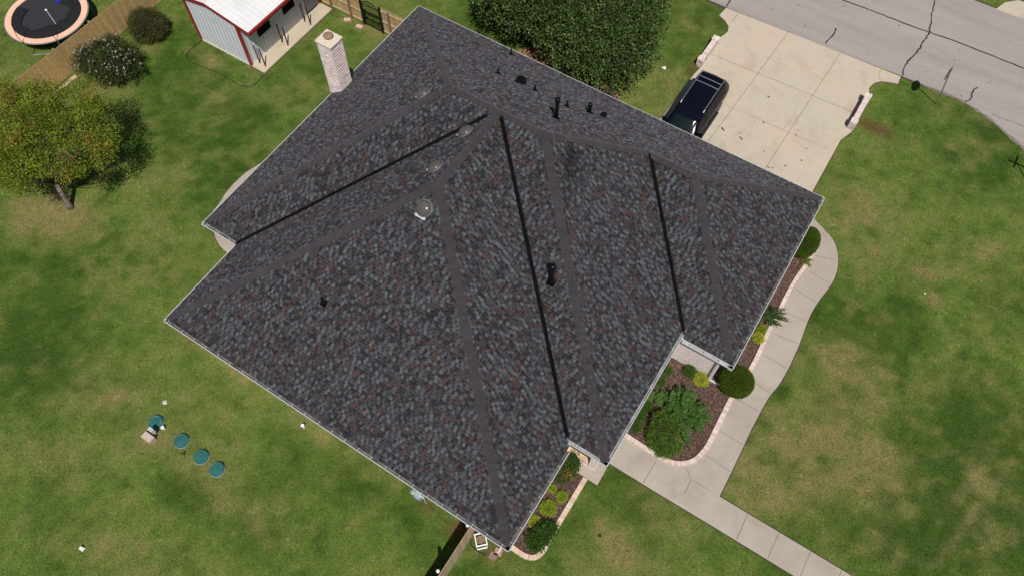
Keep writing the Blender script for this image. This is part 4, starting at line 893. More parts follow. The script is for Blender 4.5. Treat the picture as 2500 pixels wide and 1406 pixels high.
for y in (-20.38, -22.28, -24.2, -26.6, -29):
    b_ = MB(); b_.bx(16.84, 16.94, y-.05, y+.05, 0, 1.8, (.28, .2, .12)); ps = child(b_.build("post", M['wood'], None, True), f3); bpy.context.view_layer.update()
    b_ = MB(); b_.lathe((16.89, y, 1.8), [(.055, 0), (.07, .02), (.065, .08), (.02, .12)], 12); hb(b_, "post_cap", M['pvc'], ps)
# pale pavers at the foot of the brown fence
b_ = None
for i, y in enumerate(np.arange(-14.4, -11.9, .42)):
    if b_ is None: mb = MB(); mb.box((0, 0, .03), (.22, .40, .06)); b_ = mb.build("paver", M['palepaver']); o = b_
    else: o = b_.copy(); COL.objects.link(o)
    o.location = (-14.18, y, 0); o.rotation_euler = (0, 0, random.gauss(0, .03)); tag(o, "pink paver in the row along the brown fence's foot", "paver", "pavers along the brown fence")
for x, y, lb, mt, rz in ((-4.67, -.84, "pale square paver on the grass between fence posts", 'palepaver', .6), (-3.77, -.9, "pink paver lying at the iron gate's hinge post", 'palepaver', .2), (18.19, -20.33, "red paver slab at the house's bottom corner under the downspout", 'paver', .2), (18.1, -20.56, "brown paver slab on the lawn, farther from the wall than the red one", 'paver2', .12)):
    mb = MB(); mb.box((0, 0, .03), (.38 if x < 0 else .3, .24 if x < 0 else .28, .05)); o = mb.build("paver", M[mt]); o.location = (x, y, 0 if x < 0 else .005); o.rotation_euler = (0, 0, rz); tag(o, lb, "paver")

# ------------------------------------------------------------------ trampoline
tr = thing("trampoline", "round trampoline with faded orange pad and black mat", "trampoline", (-17.98, -10.2, 0)); cx, cy, zt, R_ = -17.98, -10.2, .9, 2.21
mb = MB(); mb.lathe((cx, cy, 0), [(R_*.85, zt-.03), (R_*.85, zt-.025)], 64); child(mb.build("mat", M['matblack']), tr)
def ring(r0, r1, z0, z1, seg=72):
    mb = MB()
    for j in range(seg):
        a_ = 2*math.pi*j/seg
        for r, z in ((r0, z0), (r0, z1), (r1, z1), (r1, z0)): mb.v.append((cx+r*math.cos(a_), cy+r*math.sin(a_), z))
    for j in range(seg):
        k2 = (j+1) % seg
        for i in range(4): mb.face([4*j+i, 4*j+(i+1) % 4, 4*k2+(i+1) % 4, 4*k2+i][::-1])
    return mb
child(ring(R_*.835, R_*.985, zt-.01, zt+.02).build("pad", M['pad']), tr)
mb = MB(); mb.tube([(cx+R_*math.cos(a_), cy+R_*math.sin(a_), zt-.02) for a_ in np.linspace(0, 2*math.pi, 73)], .03, 8, None, False); child(mb.build("frame", M['steel']), tr)
for k in range(8):
    a_ = 2*math.pi*k/8+.3; x, y = cx+R_*math.cos(a_), cy+R_*math.sin(a_); mb = MB(); mb.tube([(x, y, zt-.02), (x, y, .02)], .022, 8); child(mb.build("leg", M['steel']), tr)
    mb = MB(); mb.tube([(x, y, zt-.1), (x+.12*math.cos(a_), y+.12*math.sin(a_), zt+.5), (x-.1*math.cos(a_+.6), y-.1*math.sin(a_+.6), zt+.9 if k % 2 else zt+1.2)], .018, 6); 
    if k in (1, 6, 7): child(mb.build("net_pole", M['netblack']), tr)
for k in range(4):
    a_ = 2*math.pi*(2*k+.5)/8+.3; pts = [(cx+R_*math.cos(a_+s_*.39), cy+R_*math.sin(a_+s_*.39), .03) for s_ in (-1, 1)]; mb = MB(); mb.tube(pts, .02, 6); child(mb.build("base_bar", M['steel']), tr)
# net sagging onto the mat: crumpled sheet round the rim, part of the trampoline
v_, f_ = [], []; seg = 96
for j in range(seg+1):
    a_ = -2.9+j/seg*4.6
    wv = .20+.16*vnoise(a_*3+5, 2.2, 1.0, 2)+.2*max(0, math.cos(a_-2.3))+.2*max(0, math.cos((a_+.3)*1.0))**2
    for i in range(6):
        q = i/5; r = R_*(.832-wv*q*.85); v_.append((cx+r*math.cos(a_), cy+r*math.sin(a_), zt+.03+.06*vnoise(a_*7+i*3.1, i*1.7, 1.0, 2)*math.sin(q*2.6)))
for j in range(seg):
    for i in range(5): k_ = j*6+i; f_.append([k_, k_+6, k_+7, k_+1])
child(mk("safety_net", v_, f_, M['netblack'], None, None, True), tr)
c0 = G(143, 3, .9); mb = MB(); mb.lathe((c0[0]-.05, c0[1]+.1, zt-.01), [(.22, 0), (.2, .06), (.05, .1)], 14); child(mb.build("blue_patch", M['blue']), tr)
c0 = G(113, 26, .95); mb = MB(); mb.tube([(c0[0], c0[1], 1.0), tuple(G(137, 60, .95))], .012, 6); mb.lathe(tuple(c0), [(.06, 0), (.065, .04), (.02, .08)], 10); child(mb.build("fallen_pole", M['pvc']), tr)

# ------------------------------------------------------------------ septic lids and small yard fittings
lb = ["green septic lid beside the beige control box", "green septic lid second from the beige control box", "green septic lid with a black centre hole, third from the box", "green septic lid farthest from the beige control box"]
for i, (x, y) in enumerate(LIDS):
    mb = MB(); mb.lathe((0, 0, 0), [(.30, -.02), (.30, .115), (.29, .13), (.27, .133), (.26, .127), (.03, .137)], 40); o = mb.build("septic_lid", M['lidgreen'], None, smooth=False); tag(o, lb[i], "septic lid", "green septic tank lids")
    o.location = (x, y, 0); bpy.context.view_layer.update()
    mb = MB(); mb.lathe((0, 0, 0), [(.315, 0), (.315, .05), (.302, .05)], 40); r_ = mb.build("rim", M['meter']); r_.parent = o
    for k in range(4):
        a_ = k*math.pi/2+.5+i; mb = MB(); mb.lathe((.235*math.cos(a_), .235*math.sin(a_), .129), [(.012, 0), (.012, .008)], 8); s_ = mb.build("screw", M['netblack'] if i != 0 else M['pvc']); s_.parent = o
    if i == 2: mb = MB(); mb.lathe((0, 0, .136), [(.02, 0), (.02, .006)], 10); s_ = mb.build("centre_hole", M['netblack']); s_.parent = o
t = thing("control_box", "beige septic control box with sloped lid beside the first green lid", "utility box", (3.66, -24.33, 0))
mb = MB(); mb.bx(3.46, 3.90, -24.45, -24.2, 0, .30); child(mb.build("housing", M['beige']), t)
mb = MB(); i = 0; mb.v = [(3.43, -24.49, .30), (3.93, -24.49, .30), (3.93, -24.17, .34), (3.43, -24.17, .34), (3.47, -24.45, .37), (3.89, -24.45, .37), (3.89, -24.2, .41), (3.47, -24.2, .41)]
for f in ((3, 2, 1, 0), (4, 5, 6, 7), (0, 1, 5, 4), (1, 2, 6, 5), (2, 3, 7, 6), (3, 0, 4, 7)): mb.face(list(f))
child(mb.build("lid", M['beige']), t)
t = thing("electrical_panel", "light grey electrical box on a post between control box and green lid", "utility box", (3.7, -24.04, 0))
mb = MB(); mb.bx(3.6, 3.82, -24.12, -23.98, .32, .62); child(mb.build("enclosure", M['greybox']), t)
mb = MB(); mb.bx(3.68, 3.74, -24.08, -24.02, 0, .32); child(mb.build("post", M['greybox']), t)
for dx in (.06, .16): mb = MB(); mb.lathe((3.6+dx, -24.06, .62), [(.018, 0), (.018, .01)], 8); child(mb.build("knob", M['netblack']), t)
mb = MB(); mb.lathe((0, 0, 0), [(.055, 0), (.055, .14), (.075, .14), (.075, .2), (.05, .21)], 18); o = mb.build("pipe_cap", M['pvc']); o.location = (3.82, -23.71, 0); tag(o, "round white pipe cap next to the first green lid", "pipe cap")
mb = MB(); mb.lathe((0, 0, 0), [(.02, 0), (.02, .2), (.028, .2), (.028, .25)], 10); o = mb.build("riser_pipe", M['netblack']); o.location = (5.31, -24.05, 0); tag(o, "short black pipe stub among the green lids", "pipe")
def rock(x, y, r, label, sy=.8, mat='stone', h=.5, name="rock"):
    v_ = []; f_ = []; k = 9; 
    for i in range(5):
        ph = math.pi/2*i/4
        for j in range(k): a_ = 2*math.pi*j/k; rr = r*math.cos(ph)*random.uniform(.8, 1.15); v_.append((rr*math.cos(a_), rr*sy*math.sin(a_), r*h*math.sin(ph)*random.uniform(.85, 1.1)))
    for i in range(4):
        for j in range(k): f_.append([i*k+j, i*k+(j+1) % k, (i+1)*k+(j+1) % k, (i+1)*k+j])
    o = mk(name, v_, f_, M[mat]); o.location = (x, y, 0); return tag(o, label, "rock")
rock(3.01, -22.86, .12, "pale rock on the grass beyond the first green lid")
mb = MB(); mb.lathe((0, 0, 0), [(.05, 0), (.05, .2), (.07, .2), (.07, .28), (.04, .29)], 16); o = mb.build("cleanout_pipe", M['pvc']); o.location = (8.66, -20.53, 0); tag(o, "white cleanout pipe standing at the lawn near the long eave", "pipe")
t = thing("yard_marker", "small white tent-shaped marker lying on the lawn's lower left", "marker", (4.59, -28.88, 0))
mb = MB(); mb.v = [(4.48, -28.95, 0), (4.7, -28.95, 0), (4.59, -28.93, .2), (4.48, -28.80, 0), (4.7, -28.80, 0), (4.59, -28.82, .2)]; 
for f in ((0, 1, 2), (5, 4, 3), (1, 4, 5, 2), (0, 2, 5, 3)): mb.face(list(f))
child(mb.build("cover", M['pvc']), t)
mb = MB(); mb.lathe((0, 0, 0), [(.035, 0), (.04, .03), (.02, .06)], 12); o = mb.build("irrigation_cap", M['pvc']); o.location = (28.47, -.26, 0); tag(o, "small white cap in the big right-hand lawn", "pipe cap")
mb = MB(); mb.lathe((0, 0, 0), [(.055, 0), (.06, .03), (.045, .04)], 14); o = mb.build("drain_cap", M['netblack']); o.location = (21.19, -17.68, 0); tag(o, "small black cap in the lawn below the front walk", "pipe cap")
mb = MB(); mb.v = [(-.13, 0, .02), (.0, -.07, .05), (.12, .02, .03), (.05, .12, .1), (-.02, .05, .06), (-.1, .1, .02), (.09, -.06, .02)]
for f in ((0, 1, 4), (1, 2, 4), (2, 3, 4), (4, 5, 0), (1, 6, 2)): mb.face(list(f))
o = mb.build("litter", M['pvc']); o.location = (12.04, 5.61, 0); tag(o, "crumpled white paper on the grass between big tree and driveway", "litter")
# gas meter
t = thing("gas_meter", "blue-grey gas meter set with pipes against the house wall", "gas meter", (14.45, -20.3, 0))
mb = MB(); mb.bx(14.3, 14.62, -20.42, -20.2, .35, .72); mb.bx(14.34, 14.58, -20.46, -20.42, .42, .66); mb.lathe((14.46, -20.3, .72), [(.1, 0), (.1, .05), (.05, .07)], 14); child(mb.build("meter_body", M['meter']), t)
mb = MB(); mb.tube([(14.35, -20.3, .72), (14.35, -20.3, .95), (14.55, -20.3, 1.0), (14.62, -20.15, 1.0), (14.62, -20.1, .1)], .022, 8); mb.tube([(14.56, -20.3, .72), (14.56, -20.3, .85), (14.75, -20.32, .85), (14.75, -20.32, .02)], .022, 8); child(mb.build("pipework", M['greybox']), t)
mb = MB(); mb.lathe((14.3, -20.38, .98), [(.02, -.02), (.1, 0), (.1, .05), (.03, .08)], 16); child(mb.build("regulator", M['meter']), t)
# hose reel cart
t = thing("hose_reel", "white hose reel with coiled hose standing by the tan fence", "hose reel", (17.45, -20.4, 0), 0)
for dy in (-.0,):
    for (xa, ya, xb, yb) in ((17.15, -20.22, 17.45, -20.68), (17.42, -20.08, 17.76, -20.42)):
        pass
ax_ = Vector((.42, -.42, 0)).normalized(); c0 = Vector((17.44, -20.39, .42)); pv = Vector((ax_.y, -ax_.x, 0))
for s_ in (-1, 1):
    q = c0+ax_*s_*.22; mb = MB()
    mb.tube([tuple(q+pv*.2+Vector((0, 0, -.4))), tuple(q+pv*.2+Vector((0, 0, .28))), tuple(q-pv*.2+Vector((0, 0, .28))), tuple(q-pv*.2+Vector((0, 0, -.4))), tuple(q+pv*.2+Vector((0, 0, -.4)))], .028, 6); child(mb.build("side_frame", M['pvc']), t)
mb = MB(); mb.tube([tuple(c0+ax_*.22+pv*.2+Vector((0, 0, .28))), tuple(c0-ax_*.22+pv*.2+Vector((0, 0, .28)))], .026, 6); mb.tube([tuple(c0+ax_*.22-pv*.2+Vector((0, 0, .28))), tuple(c0-ax_*.22-pv*.2+Vector((0, 0, .28)))], .026, 6); child(mb.build("handle", M['pvc']), t)
mb = MB(); mb.lathe(tuple(c0), [(.17, -.19), (.17, .19)], 20, None, tuple(ax_)); child(mb.build("drum", M['hose']), t)
mb = MB(); pts = []
for k in range(9*14):
    a_ = 2*math.pi*k/14; q = c0+ax_*(-.15+.30*k/(9*14))+(pv*math.cos(a_)+Vector((0, 0, 1))*math.sin(a_))*.19; pts.append(tuple(q))
mb.tube(pts, .016, 6); child(mb.build("coiled_hose", M['hosetan']), t)
mb = MB(); mb.tube([(x, y, .03) for x, y in smooth_path(GP([(1154, 1301), (1148, 1321), (1154, 1334), (1168, 1346), (1185, 1352)]), 6)], .018, 6); o = mb.build("garden_hose", M['hose']); tag(o, "black garden hose lying in a loop beside the hose reel", "hose")
# lawn edging round the grass strip by the shed
ed_ = GP([(430+x*.248, y*.248) for x, y in ((255, 400), (180, 470), (120, 520), (105, 570), (140, 610), (250, 660), (450, 740), (600, 830), (690, 858), (760, 845), (820, 795), (860, 745))])
mb = MB(); mb.tube([(x, y, .03) for x, y in smooth_path(ed_, 6)], .02, 6); o = mb.build("lawn_edging", M['rust']); tag(o, "curved brown landscape edging in the grass around the shed end", "edging")

# ------------------------------------------------------------------ foliage
def leafset(cen, dirs, size, cols, aspect=.45, droop=.2, up=.5):
    """rhombic leaves: cen (N,3) base, dirs (N,3) tip direction"""
    n_ = len(cen); d_ = dirs/np.maximum(np.linalg.norm(dirs, axis=1, keepdims=True), 1e-6)
    nr = RNG.normal(0, 1, (n_, 3))*(1-up)+np.array([0, 0, up*1.6]); sd_ = np.cross(d_, nr); sd_ /= np.maximum(np.linalg.norm(sd_, axis=1, keepdims=True), 1e-6)
    sz = (size*RNG.uniform(.65, 1.3, n_))[:, None]; bs = cen; tip = cen+d_*sz+np.array([0, 0, -1])*sz*droop; md = cen+d_*sz*.5
    V = np.stack([bs, md+sd_*sz*aspect*.5, tip, md-sd_*sz*aspect*.5], 1).reshape(-1, 3)
    return V, np.arange(4*n_).reshape(-1, 4), cols
LEAFK = np.array([1.0, 1.0, 1.0])
def pal(cols, n_, probs=None, var=.2):
    cols = np.array(cols, float); i = RNG.choice(len(cols), n_, p=probs); return cols[i]*RNG.uniform(1-var, 1+var, (n_, 1))*LEAFK
def crown(lobes, n_clump, per, rc, size, colors, probs=None, shell=(.78, 1.04), aspect=.45, up=.45, low=-1.0, outward=.6, floor=.05, tone=(.7, 1.25)):
    lobes = np.array(lobes, float); area = np.array([(l_[3]*l_[4]+l_[3]*l_[5]+l_[4]*l_[5]) for l_ in lobes]); pick = RNG.choice(len(lobes), n_clump*2, p=area/area.sum())
    d_ = RNG.normal(0, 1, (n_clump*2, 3)); d_ /= np.linalg.norm(d_, axis=1, keepdims=True); r = RNG.uniform(*shell, n_clump*2)[:, None]
    c_ = lobes[pick, :3]+d_*lobes[pick, 3:6]*r; keep = (d_[:, 2] > low) & (c_[:, 2] > floor)
    for k, l_ in enumerate(lobes):
        q = (((c_-l_[:3])/l_[3:6])**2).sum(1); keep &= ~((q < .5) & (pick != k))
    c_, d_ = c_[keep][:n_clump], d_[keep][:n_clump]; n_ = len(c_)
    shade = RNG.uniform(*tone, n_)
    cen = np.repeat(c_, per, 0)+RNG.normal(0, 1, (n_*per, 3))*rc*np.array([1, 1, .7]); out = np.repeat(d_, per, 0)
    dr_ = (cen-np.repeat(c_, per, 0))/rc*(1-outward)+out*outward+RNG.normal(0, .35, (n_*per, 3)); cols = pal(colors, n_*per, probs)*np.repeat(shade, per)[:, None]
    return leafset(cen, dr_, size, cols, aspect, .15, up), c_
def sublobes(lobes, n_, r0, r1, low=-.35, keep=True, flat=.8, out_=1.0):
    out = [tuple(l_) for l_ in lobes] if keep else []
    for _ in range(n_):
        l_ = random.choices(lobes, [q[3]*q[4]+q[3]*q[5]+q[4]*q[5] for q in lobes])[0]; d_ = np.array([random.gauss(0, 1) for _ in range(3)]); d_ /= np.linalg.norm(d_)
        if d_[2] < low: d_[2] = abs(d_[2])
        r = random.uniform(r0, r1); out.append((l_[0]+d_[0]*l_[3]*(pf := random.uniform(.78, out_)), l_[1]+d_[1]*l_[4]*pf, max(r*.6, l_[2]+d_[2]*l_[5]*pf), r, r, r*flat))
    return out
def trunk_mesh(base, tips, r0, fork):
    mb = MB(); b0 = Vector(base); f0 = Vector(fork); mb.tube([tuple(b0), tuple(b0.lerp(f0, .12)), tuple(b0.lerp(f0, .55)+Vector((.03, -.02, 0))), tuple(f0)], [r0*1.45, r0*1.05, r0*.92, r0*.8], 10)
    for tp in tips:
        tp = Vector(tp); m1 = f0.lerp(tp, .45)+Vector((random.uniform(-.15, .15), random.uniform(-.15, .15), .12)); fat = 1.0 if len(tips) < 20 or random.random() < .12 else .35; mb.tube([tuple(f0), tuple(m1), tuple(m1.lerp(tp, .6)+Vector((random.uniform(-.12, .12), random.uniform(-.12, .12), .05))), tuple(tp)], [r0*.55*fat, r0*.3*fat, r0*.17*fat, r0*.06], 6)
    return mb
def grow(name, label, cat, base, crown_args, mat='leaf', trunk=None, core=None, group=None, crown_name="crown", extra=None):
    t = thing(name, label, cat, base, 0, group); (V, F, C_), cl = crown(**crown_args)
    if extra: V, F, C_ = np.concatenate([V, extra[0]]), np.concatenate([F, extra[1]+len(V)]), np.concatenate([C_, extra[2]])
    o = mk(crown_name, V, F, M[mat], None, C_); child(o, t)
    if trunk: child(trunk_mesh(**trunk).build("trunk", M['bark'], None, smooth=True), t)
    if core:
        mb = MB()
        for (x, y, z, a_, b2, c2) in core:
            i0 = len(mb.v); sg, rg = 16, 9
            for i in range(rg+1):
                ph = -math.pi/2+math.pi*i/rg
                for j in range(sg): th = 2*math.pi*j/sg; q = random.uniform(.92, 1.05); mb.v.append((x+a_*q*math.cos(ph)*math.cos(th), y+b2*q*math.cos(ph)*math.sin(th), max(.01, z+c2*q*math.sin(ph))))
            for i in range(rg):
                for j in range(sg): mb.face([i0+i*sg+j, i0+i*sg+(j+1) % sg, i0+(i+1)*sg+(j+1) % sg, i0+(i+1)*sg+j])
        child(mb.build("shade_core", M['shadecore']), t)  # dark opaque core added inside the leaves to block light
    return t, cl
# big broadleaf tree behind the house
BL = [(5.8, 6.2, 3.4, 4.3, 4.4, 3.1), (9.3, 3.4, 2.4, 2.4, 2.5, 2.2), (8.3, 3.0, 1.7, 1.6, 1.5, 1.4), (3.9, 4.3, 2.5, 3.0, 2.5, 2.2), (8.5, 6.6, 2.9, 2.1, 3.0, 2.7), (6.9, 4.3, 2.5, 2.4, 2.0, 1.9)]
grow("broadleaf_tree", "wide dense dark green tree with glossy leaves behind the house roof", "tree", (7.0, 5.2, 0),
     dict(lobes=sublobes([(x, y, z, a_*.92, b2*.92, c2*.92) for x, y, z, a_, b2, c2 in BL], 420, .5, .9, -.55, False), n_clump=4600, per=36, rc=.19, size=.13, tone=(.55, 1.35), colors=[(.044, .080, .018), (.062, .105, .023), (.095, .14, .034), (.026, .050, .013), (.15, .19, .06)], probs=[.3, .3, .2, .1, .1], shell=(.78, 1.08), up=.5, low=-.75, aspect=.6), 'leafglossy',
     dict(base=(7, 5.2, 0), tips=[(9.3, 4.3, 3.2), (4.5, 4.6, 3.2), (6.6, 8, 4.5), (10, 7, 3.6), (7.4, 4, 3.2)], r0=.2, fork=(7, 5.3, 1.3)), [(x, y, z, a_*.74, b2*.74, c2*.74) for x, y, z, a_, b2, c2 in BL])
# elm-like tree on the left, orange tips
LT = [(x+1.25, y-.3, z+1.15, a_, b2, c2) for x, y, z, a_, b2, c2 in [(-9.3, -16.9, 2.8, 1.7, 1.6, 1.2), (-11.0, -16.2, 2.8, 1.7, 1.7, 1.3), (-12.4, -16.9, 2.6, 1.4, 1.5, 1.1), (-8.1, -16.2, 2.5, 1.1, 1.2, .8), (-9.9, -14.9, 2.6, 1.4, 1.2, 1.0), (-10.2, -18.2, 2.4, 1.5, 1.0, .9), (-7.7, -17.2, 2.3, .8, .7, .6), (-8.7, -15.0, 2.4, .9, .9, .7), (-11.8, -18.1, 2.3, 1.0, .8, .7), (-9.3, -18.5, 1.8, .9, .6, .6), (-7.6, -15.4, 2.3, .6, .6, .5)]]+[(-8.9, -18.3, 2.2, .7, .5, .5), (-9.9, -18.6, 2.3, .7, .5, .5)]
t, cl = grow("shade_tree", "loose green tree with orange-tinged twig ends on the left lawn", "tree", (-7.94, -18.14, 0),
     dict(lobes=sublobes([(x, y, z, a_*.8, b2*.8, c2*.8) for x, y, z, a_, b2, c2 in LT], 120, .32, .6, -.6, False, .8, 1.3), n_clump=1100, per=50, rc=.17, size=.10, tone=(.5, 1.4), colors=[(.135, .20, .018), (.185, .25, .026), (.26, .30, .04), (.08, .125, .013), (.30, .25, .045)], probs=[.3, .3, .18, .14, .08], shell=(.45, 1.2), up=.45, aspect=.38, low=-.95, floor=.7), 'leaf',
     dict(base=(-7.94, -18.14, 0), tips=[(l_[0]+random.uniform(-.7, .7)*l_[3], l_[1]+random.uniform(-.7, .7)*l_[4], l_[2]+random.uniform(.2, .95)*l_[5]) for l_ in LT for _ in range(9)], r0=.13, fork=(-8.1, -17.9, 1.5)))
osel = cl[(vnoise(cl[:, 0]*1.0, cl[:, 1]*1.0, .9, 2)+(cl[:, 0] < -9.6)*.24 > .66)][:330]; k = len(osel)
cen = np.repeat(osel, 12, 0)+RNG.normal(0, .13, (k*12, 3)); V, F, C_ = leafset(cen, RNG.normal(0, .5, (k*12, 3))+np.array([0, 0, .6]), .10, pal([(.46, .17, .06), (.40, .13, .05), (.34, .20, .05), (.50, .23, .10)], k*12), .42); child(mk("orange_tips", V, F, M['leaf'], None, C_), t)
LEAFK = np.array([1.55, 1.45, 1.3])      # the low shrubs are a lighter green than the trees
# flowering shrub by the fence
FS = [(-12.4, -11.0, .95, 1.25, 1.15, 1.0), (-11.7, -10.7, .8, .95, 1.0, .85), (-13.0, -11.4, 1.1, .95, .9, .8), (-12.5, -10.3, 1.0, 1.0, .9, .85)]
t, cl = grow("crepe_myrtle", "large dark green flowering shrub dotted with pale pink blossoms", "shrub", (-12.3, -11.0, 0),
     dict(lobes=sublobes([(x, y, z, a_*.85, b2*.85, c2*.85) for x, y, z, a_, b2, c2 in FS], 60, .2, .36), n_clump=800, per=32, rc=.10, size=.085, tone=(.5, 1.4), colors=[(.030, .055, .016), (.045, .07, .02), (.02, .036, .012), (.075, .08, .03), (.06, .05, .025)], probs=[.35, .25, .2, .12, .08], shell=(.55, 1.22), low=-.5), 'leaf', None, [(x, y, z, a_*.6, b2*.6, c2*.6) for x, y, z, a_, b2, c2 in FS])
bs_ = np.repeat(cl, 3, 0)+RNG.normal(0, .14, (len(cl)*3, 3)); bs_ = bs_[RNG.random(len(bs_)) < .1]; bs_ = bs_[(bs_[:, 2] > .7)]; k = len(bs_); cen = np.repeat(bs_, 9, 0)+RNG.normal(0, .022, (k*9, 3))+np.array([.02, -.03, .10]); V, F, C_ = leafset(cen, RNG.normal(0, 1, (k*9, 3))+np.array([0, 0, .5]), .042, pal([(.56, .46, .52), (.55, .5, .56), (.5, .4, .48)], k*9, None, .1), .8); child(mk("blossoms", V, F, M['leaf'], None, C_), t)
def shrub(name, label, base, lobes, n_clump, per, rc, size, colors, probs=None, up=.4, shell=(.85, 1.05), aspect=.45, group=None, low=-.4, mat='leaf', corek=.8, cat="shrub", outward=.6, extra=None):
    return grow(name, label, cat, (base[0], base[1], 0), dict(lobes=lobes, n_clump=n_clump, per=per, rc=rc, size=size, colors=colors, probs=probs, shell=shell, up=up, aspect=aspect, low=low, outward=outward), mat, None, [(x, y, z, a_*corek, b2*corek, c2*corek) for x, y, z, a_, b2, c2 in lobes], group, "foliage", extra)
shrub("round_shrub", "dense dark olive mound shrub against the brown fence near the shed", (-13.1, -7.5), [(-13.1, -7.6, .55, .98, .92, .85)], 520, 30, .085, .07, [(.05, .06, .022), (.07, .08, .03), (.035, .042, .017), (.10, .06, .035)], [.4, .3, .22, .08])
CLP = [(.040, .074, .009), (.054, .092, .011), (.066, .108, .014), (.03, .056, .008)]
shrub("clipped_shrub", "large round clipped dark green shrub beside the front walk", (22.95, -9.05), [(22.97, -9.2, .62, .68, .66, .66)], 6500, 9, .022, .030, CLP, None, .3, (.95, 1.02), .7, group="round clipped shrubs", corek=.92)
shrub("clipped_shrub", "round clipped shrub under the eave at the sidewalk's driveway end", (22.85, -1.1), [(22.80, -1.1, .6, .54, .78, .64)], 6000, 9, .022, .030, CLP, None, .3, (.95, 1.02), .7, group="round clipped shrubs", corek=.92)
SG = "small shrubs in the front beds"
GRN = [(.035, .075, .015), (.05, .10, .02), (.025, .055, .012)]; YEL = [(.24, .29, .03), (.30, .34, .045), (.16, .22, .025), (.36, .38, .07)]; LIM = [(.18, .26, .03), (.23, .30, .035), (.12, .18, .02)]; GRN = [(.05, .105, .018), (.07, .135, .024), (.035, .07, .012)]
def sm(px, py, r, label, cols, h=.9, sz=.045, k=260):
    c0 = G(px, py, r*.5); shrub("small_shrub", label, (c0[0], c0[1]), [(c0[0], c0[1], r*h*.75, r, r, r*h)], k, 8, r*.16, sz, cols, None, .35, (.8, 1.08), .4, SG, -.2, corek=.75)
sm(1628, 905, .18, "small round green shrub against the wall nearest the white downspout side", GRN); sm(1613, 933, .18, "small round green shrub by the wall, second in the row", GRN)
sm(1580, 992, .19, "small round green shrub by the wall above the feathery bush", GRN); sm(1565, 1016, .2, "small round green shrub by the wall, middle of the lower three", GRN); sm(1551, 1043, .22, "small round green shrub by the wall, next to the brick border", GRN)
sm(1684, 907, .23, "dark green rounded shrub against the pale brick wall", GRN, 1.0, .05, 320); sm(1711, 927, .26, "bright yellow-green shrub under the pale brick wall", YEL, .8, .06, 360)
sm(1851, 826, .2, "yellow shrub in the narrow sidewalk bed beside the spiky juniper", YEL, .9, .06, 300); sm(1860, 804, .16, "little green plant between spiky juniper and yellow shrub", LIM, 1.0, .05, 160)
sm(1348, 1192, .13, "small green shrub by the eave in the bottom bed", LIM, .9, .05, 220); sm(1371, 1212, .17, "yellow-green shrub nearest the brick border of the bottom bed", LIM, .9, .055, 320); sm(1338, 1240, .25, "largest yellow-green shrub in the middle of the bottom bed", LIM, .8, .06, 460); sm(1306, 1273, .2, "bright yellow shrub tight against the eave in the bottom bed", YEL, .85, .06, 340)
c0 = G(1324, 1306, .3); shrub("leafy_shrub", "dark green leafy shrub at the rounded corner of the bottom bed", (c0[0], c0[1]), [(c0[0]+.03, c0[1]+.05, .34, .30, .34, .40), (c0[0]-.08, c0[1]-.36, .26, .27, .24, .28), (c0[0]+.08, c0[1]+.36, .28, .2, .22, .3), (c0[0]-.2, c0[1]-.05, .3, .22, .25, .3)], 170, 26, .085, .085, [(.036, .08, .016), (.05, .105, .02), (.026, .055, .012)], None, .4, (.5, 1.1), corek=.55)
c0 = G(1385, 1145, .3); q = G(1382, 1151, .55); cen = np.array([q[0], q[1], .62])+RNG.normal(0, 1, (420, 3))*np.array([.13, .16, .12])
ex_ = leafset(cen, RNG.normal(0, .6, (420, 3))+np.array([0, 0, .6]), .09, pal([(.34, .19, .06), (.29, .14, .045), (.36, .25, .10)], 420), .3)
shrub("mixed_shrub", "green shrub with orange branch tips beside the porch slab", (c0[0], c0[1]), [(c0[0], c0[1]+.1, .4, .34, .5, .5), (c0[0]-.05, c0[1]-.25, .3, .3, .3, .4)], 520, 9, .06, .075, [(.035, .07, .015), (.05, .10, .02), (.025, .05, .012)], None, .4, (.6, 1.1), corek=.6, extra=ex_)
c0 = G(1620, 1062, .4); shrub("leafy_shrub", "big mounded green shrub over the curve of the brick border", (c0[0], c0[1]), sublobes([(c0[0]-.28, c0[1]+.25, .5, .42, .45, .5), (c0[0]+.12, c0[1]+.1, .55, .45, .45, .52), (c0[0]-.08, c0[1]-.28, .42, .42, .4, .45), (c0[0]+.22, c0[1]-.5, .32, .34, .3, .35), (c0[0]+.4, c0[1]-.1, .35, .35, .35, .38)], 26, .14, .24), 700, 20, .065, .065, [(.06, .115, .016), (.08, .145, .022), (.042, .08, .012), (.11, .17, .03)], [.35, .3, .2, .15], .4, (.7, 1.08), corek=.7)
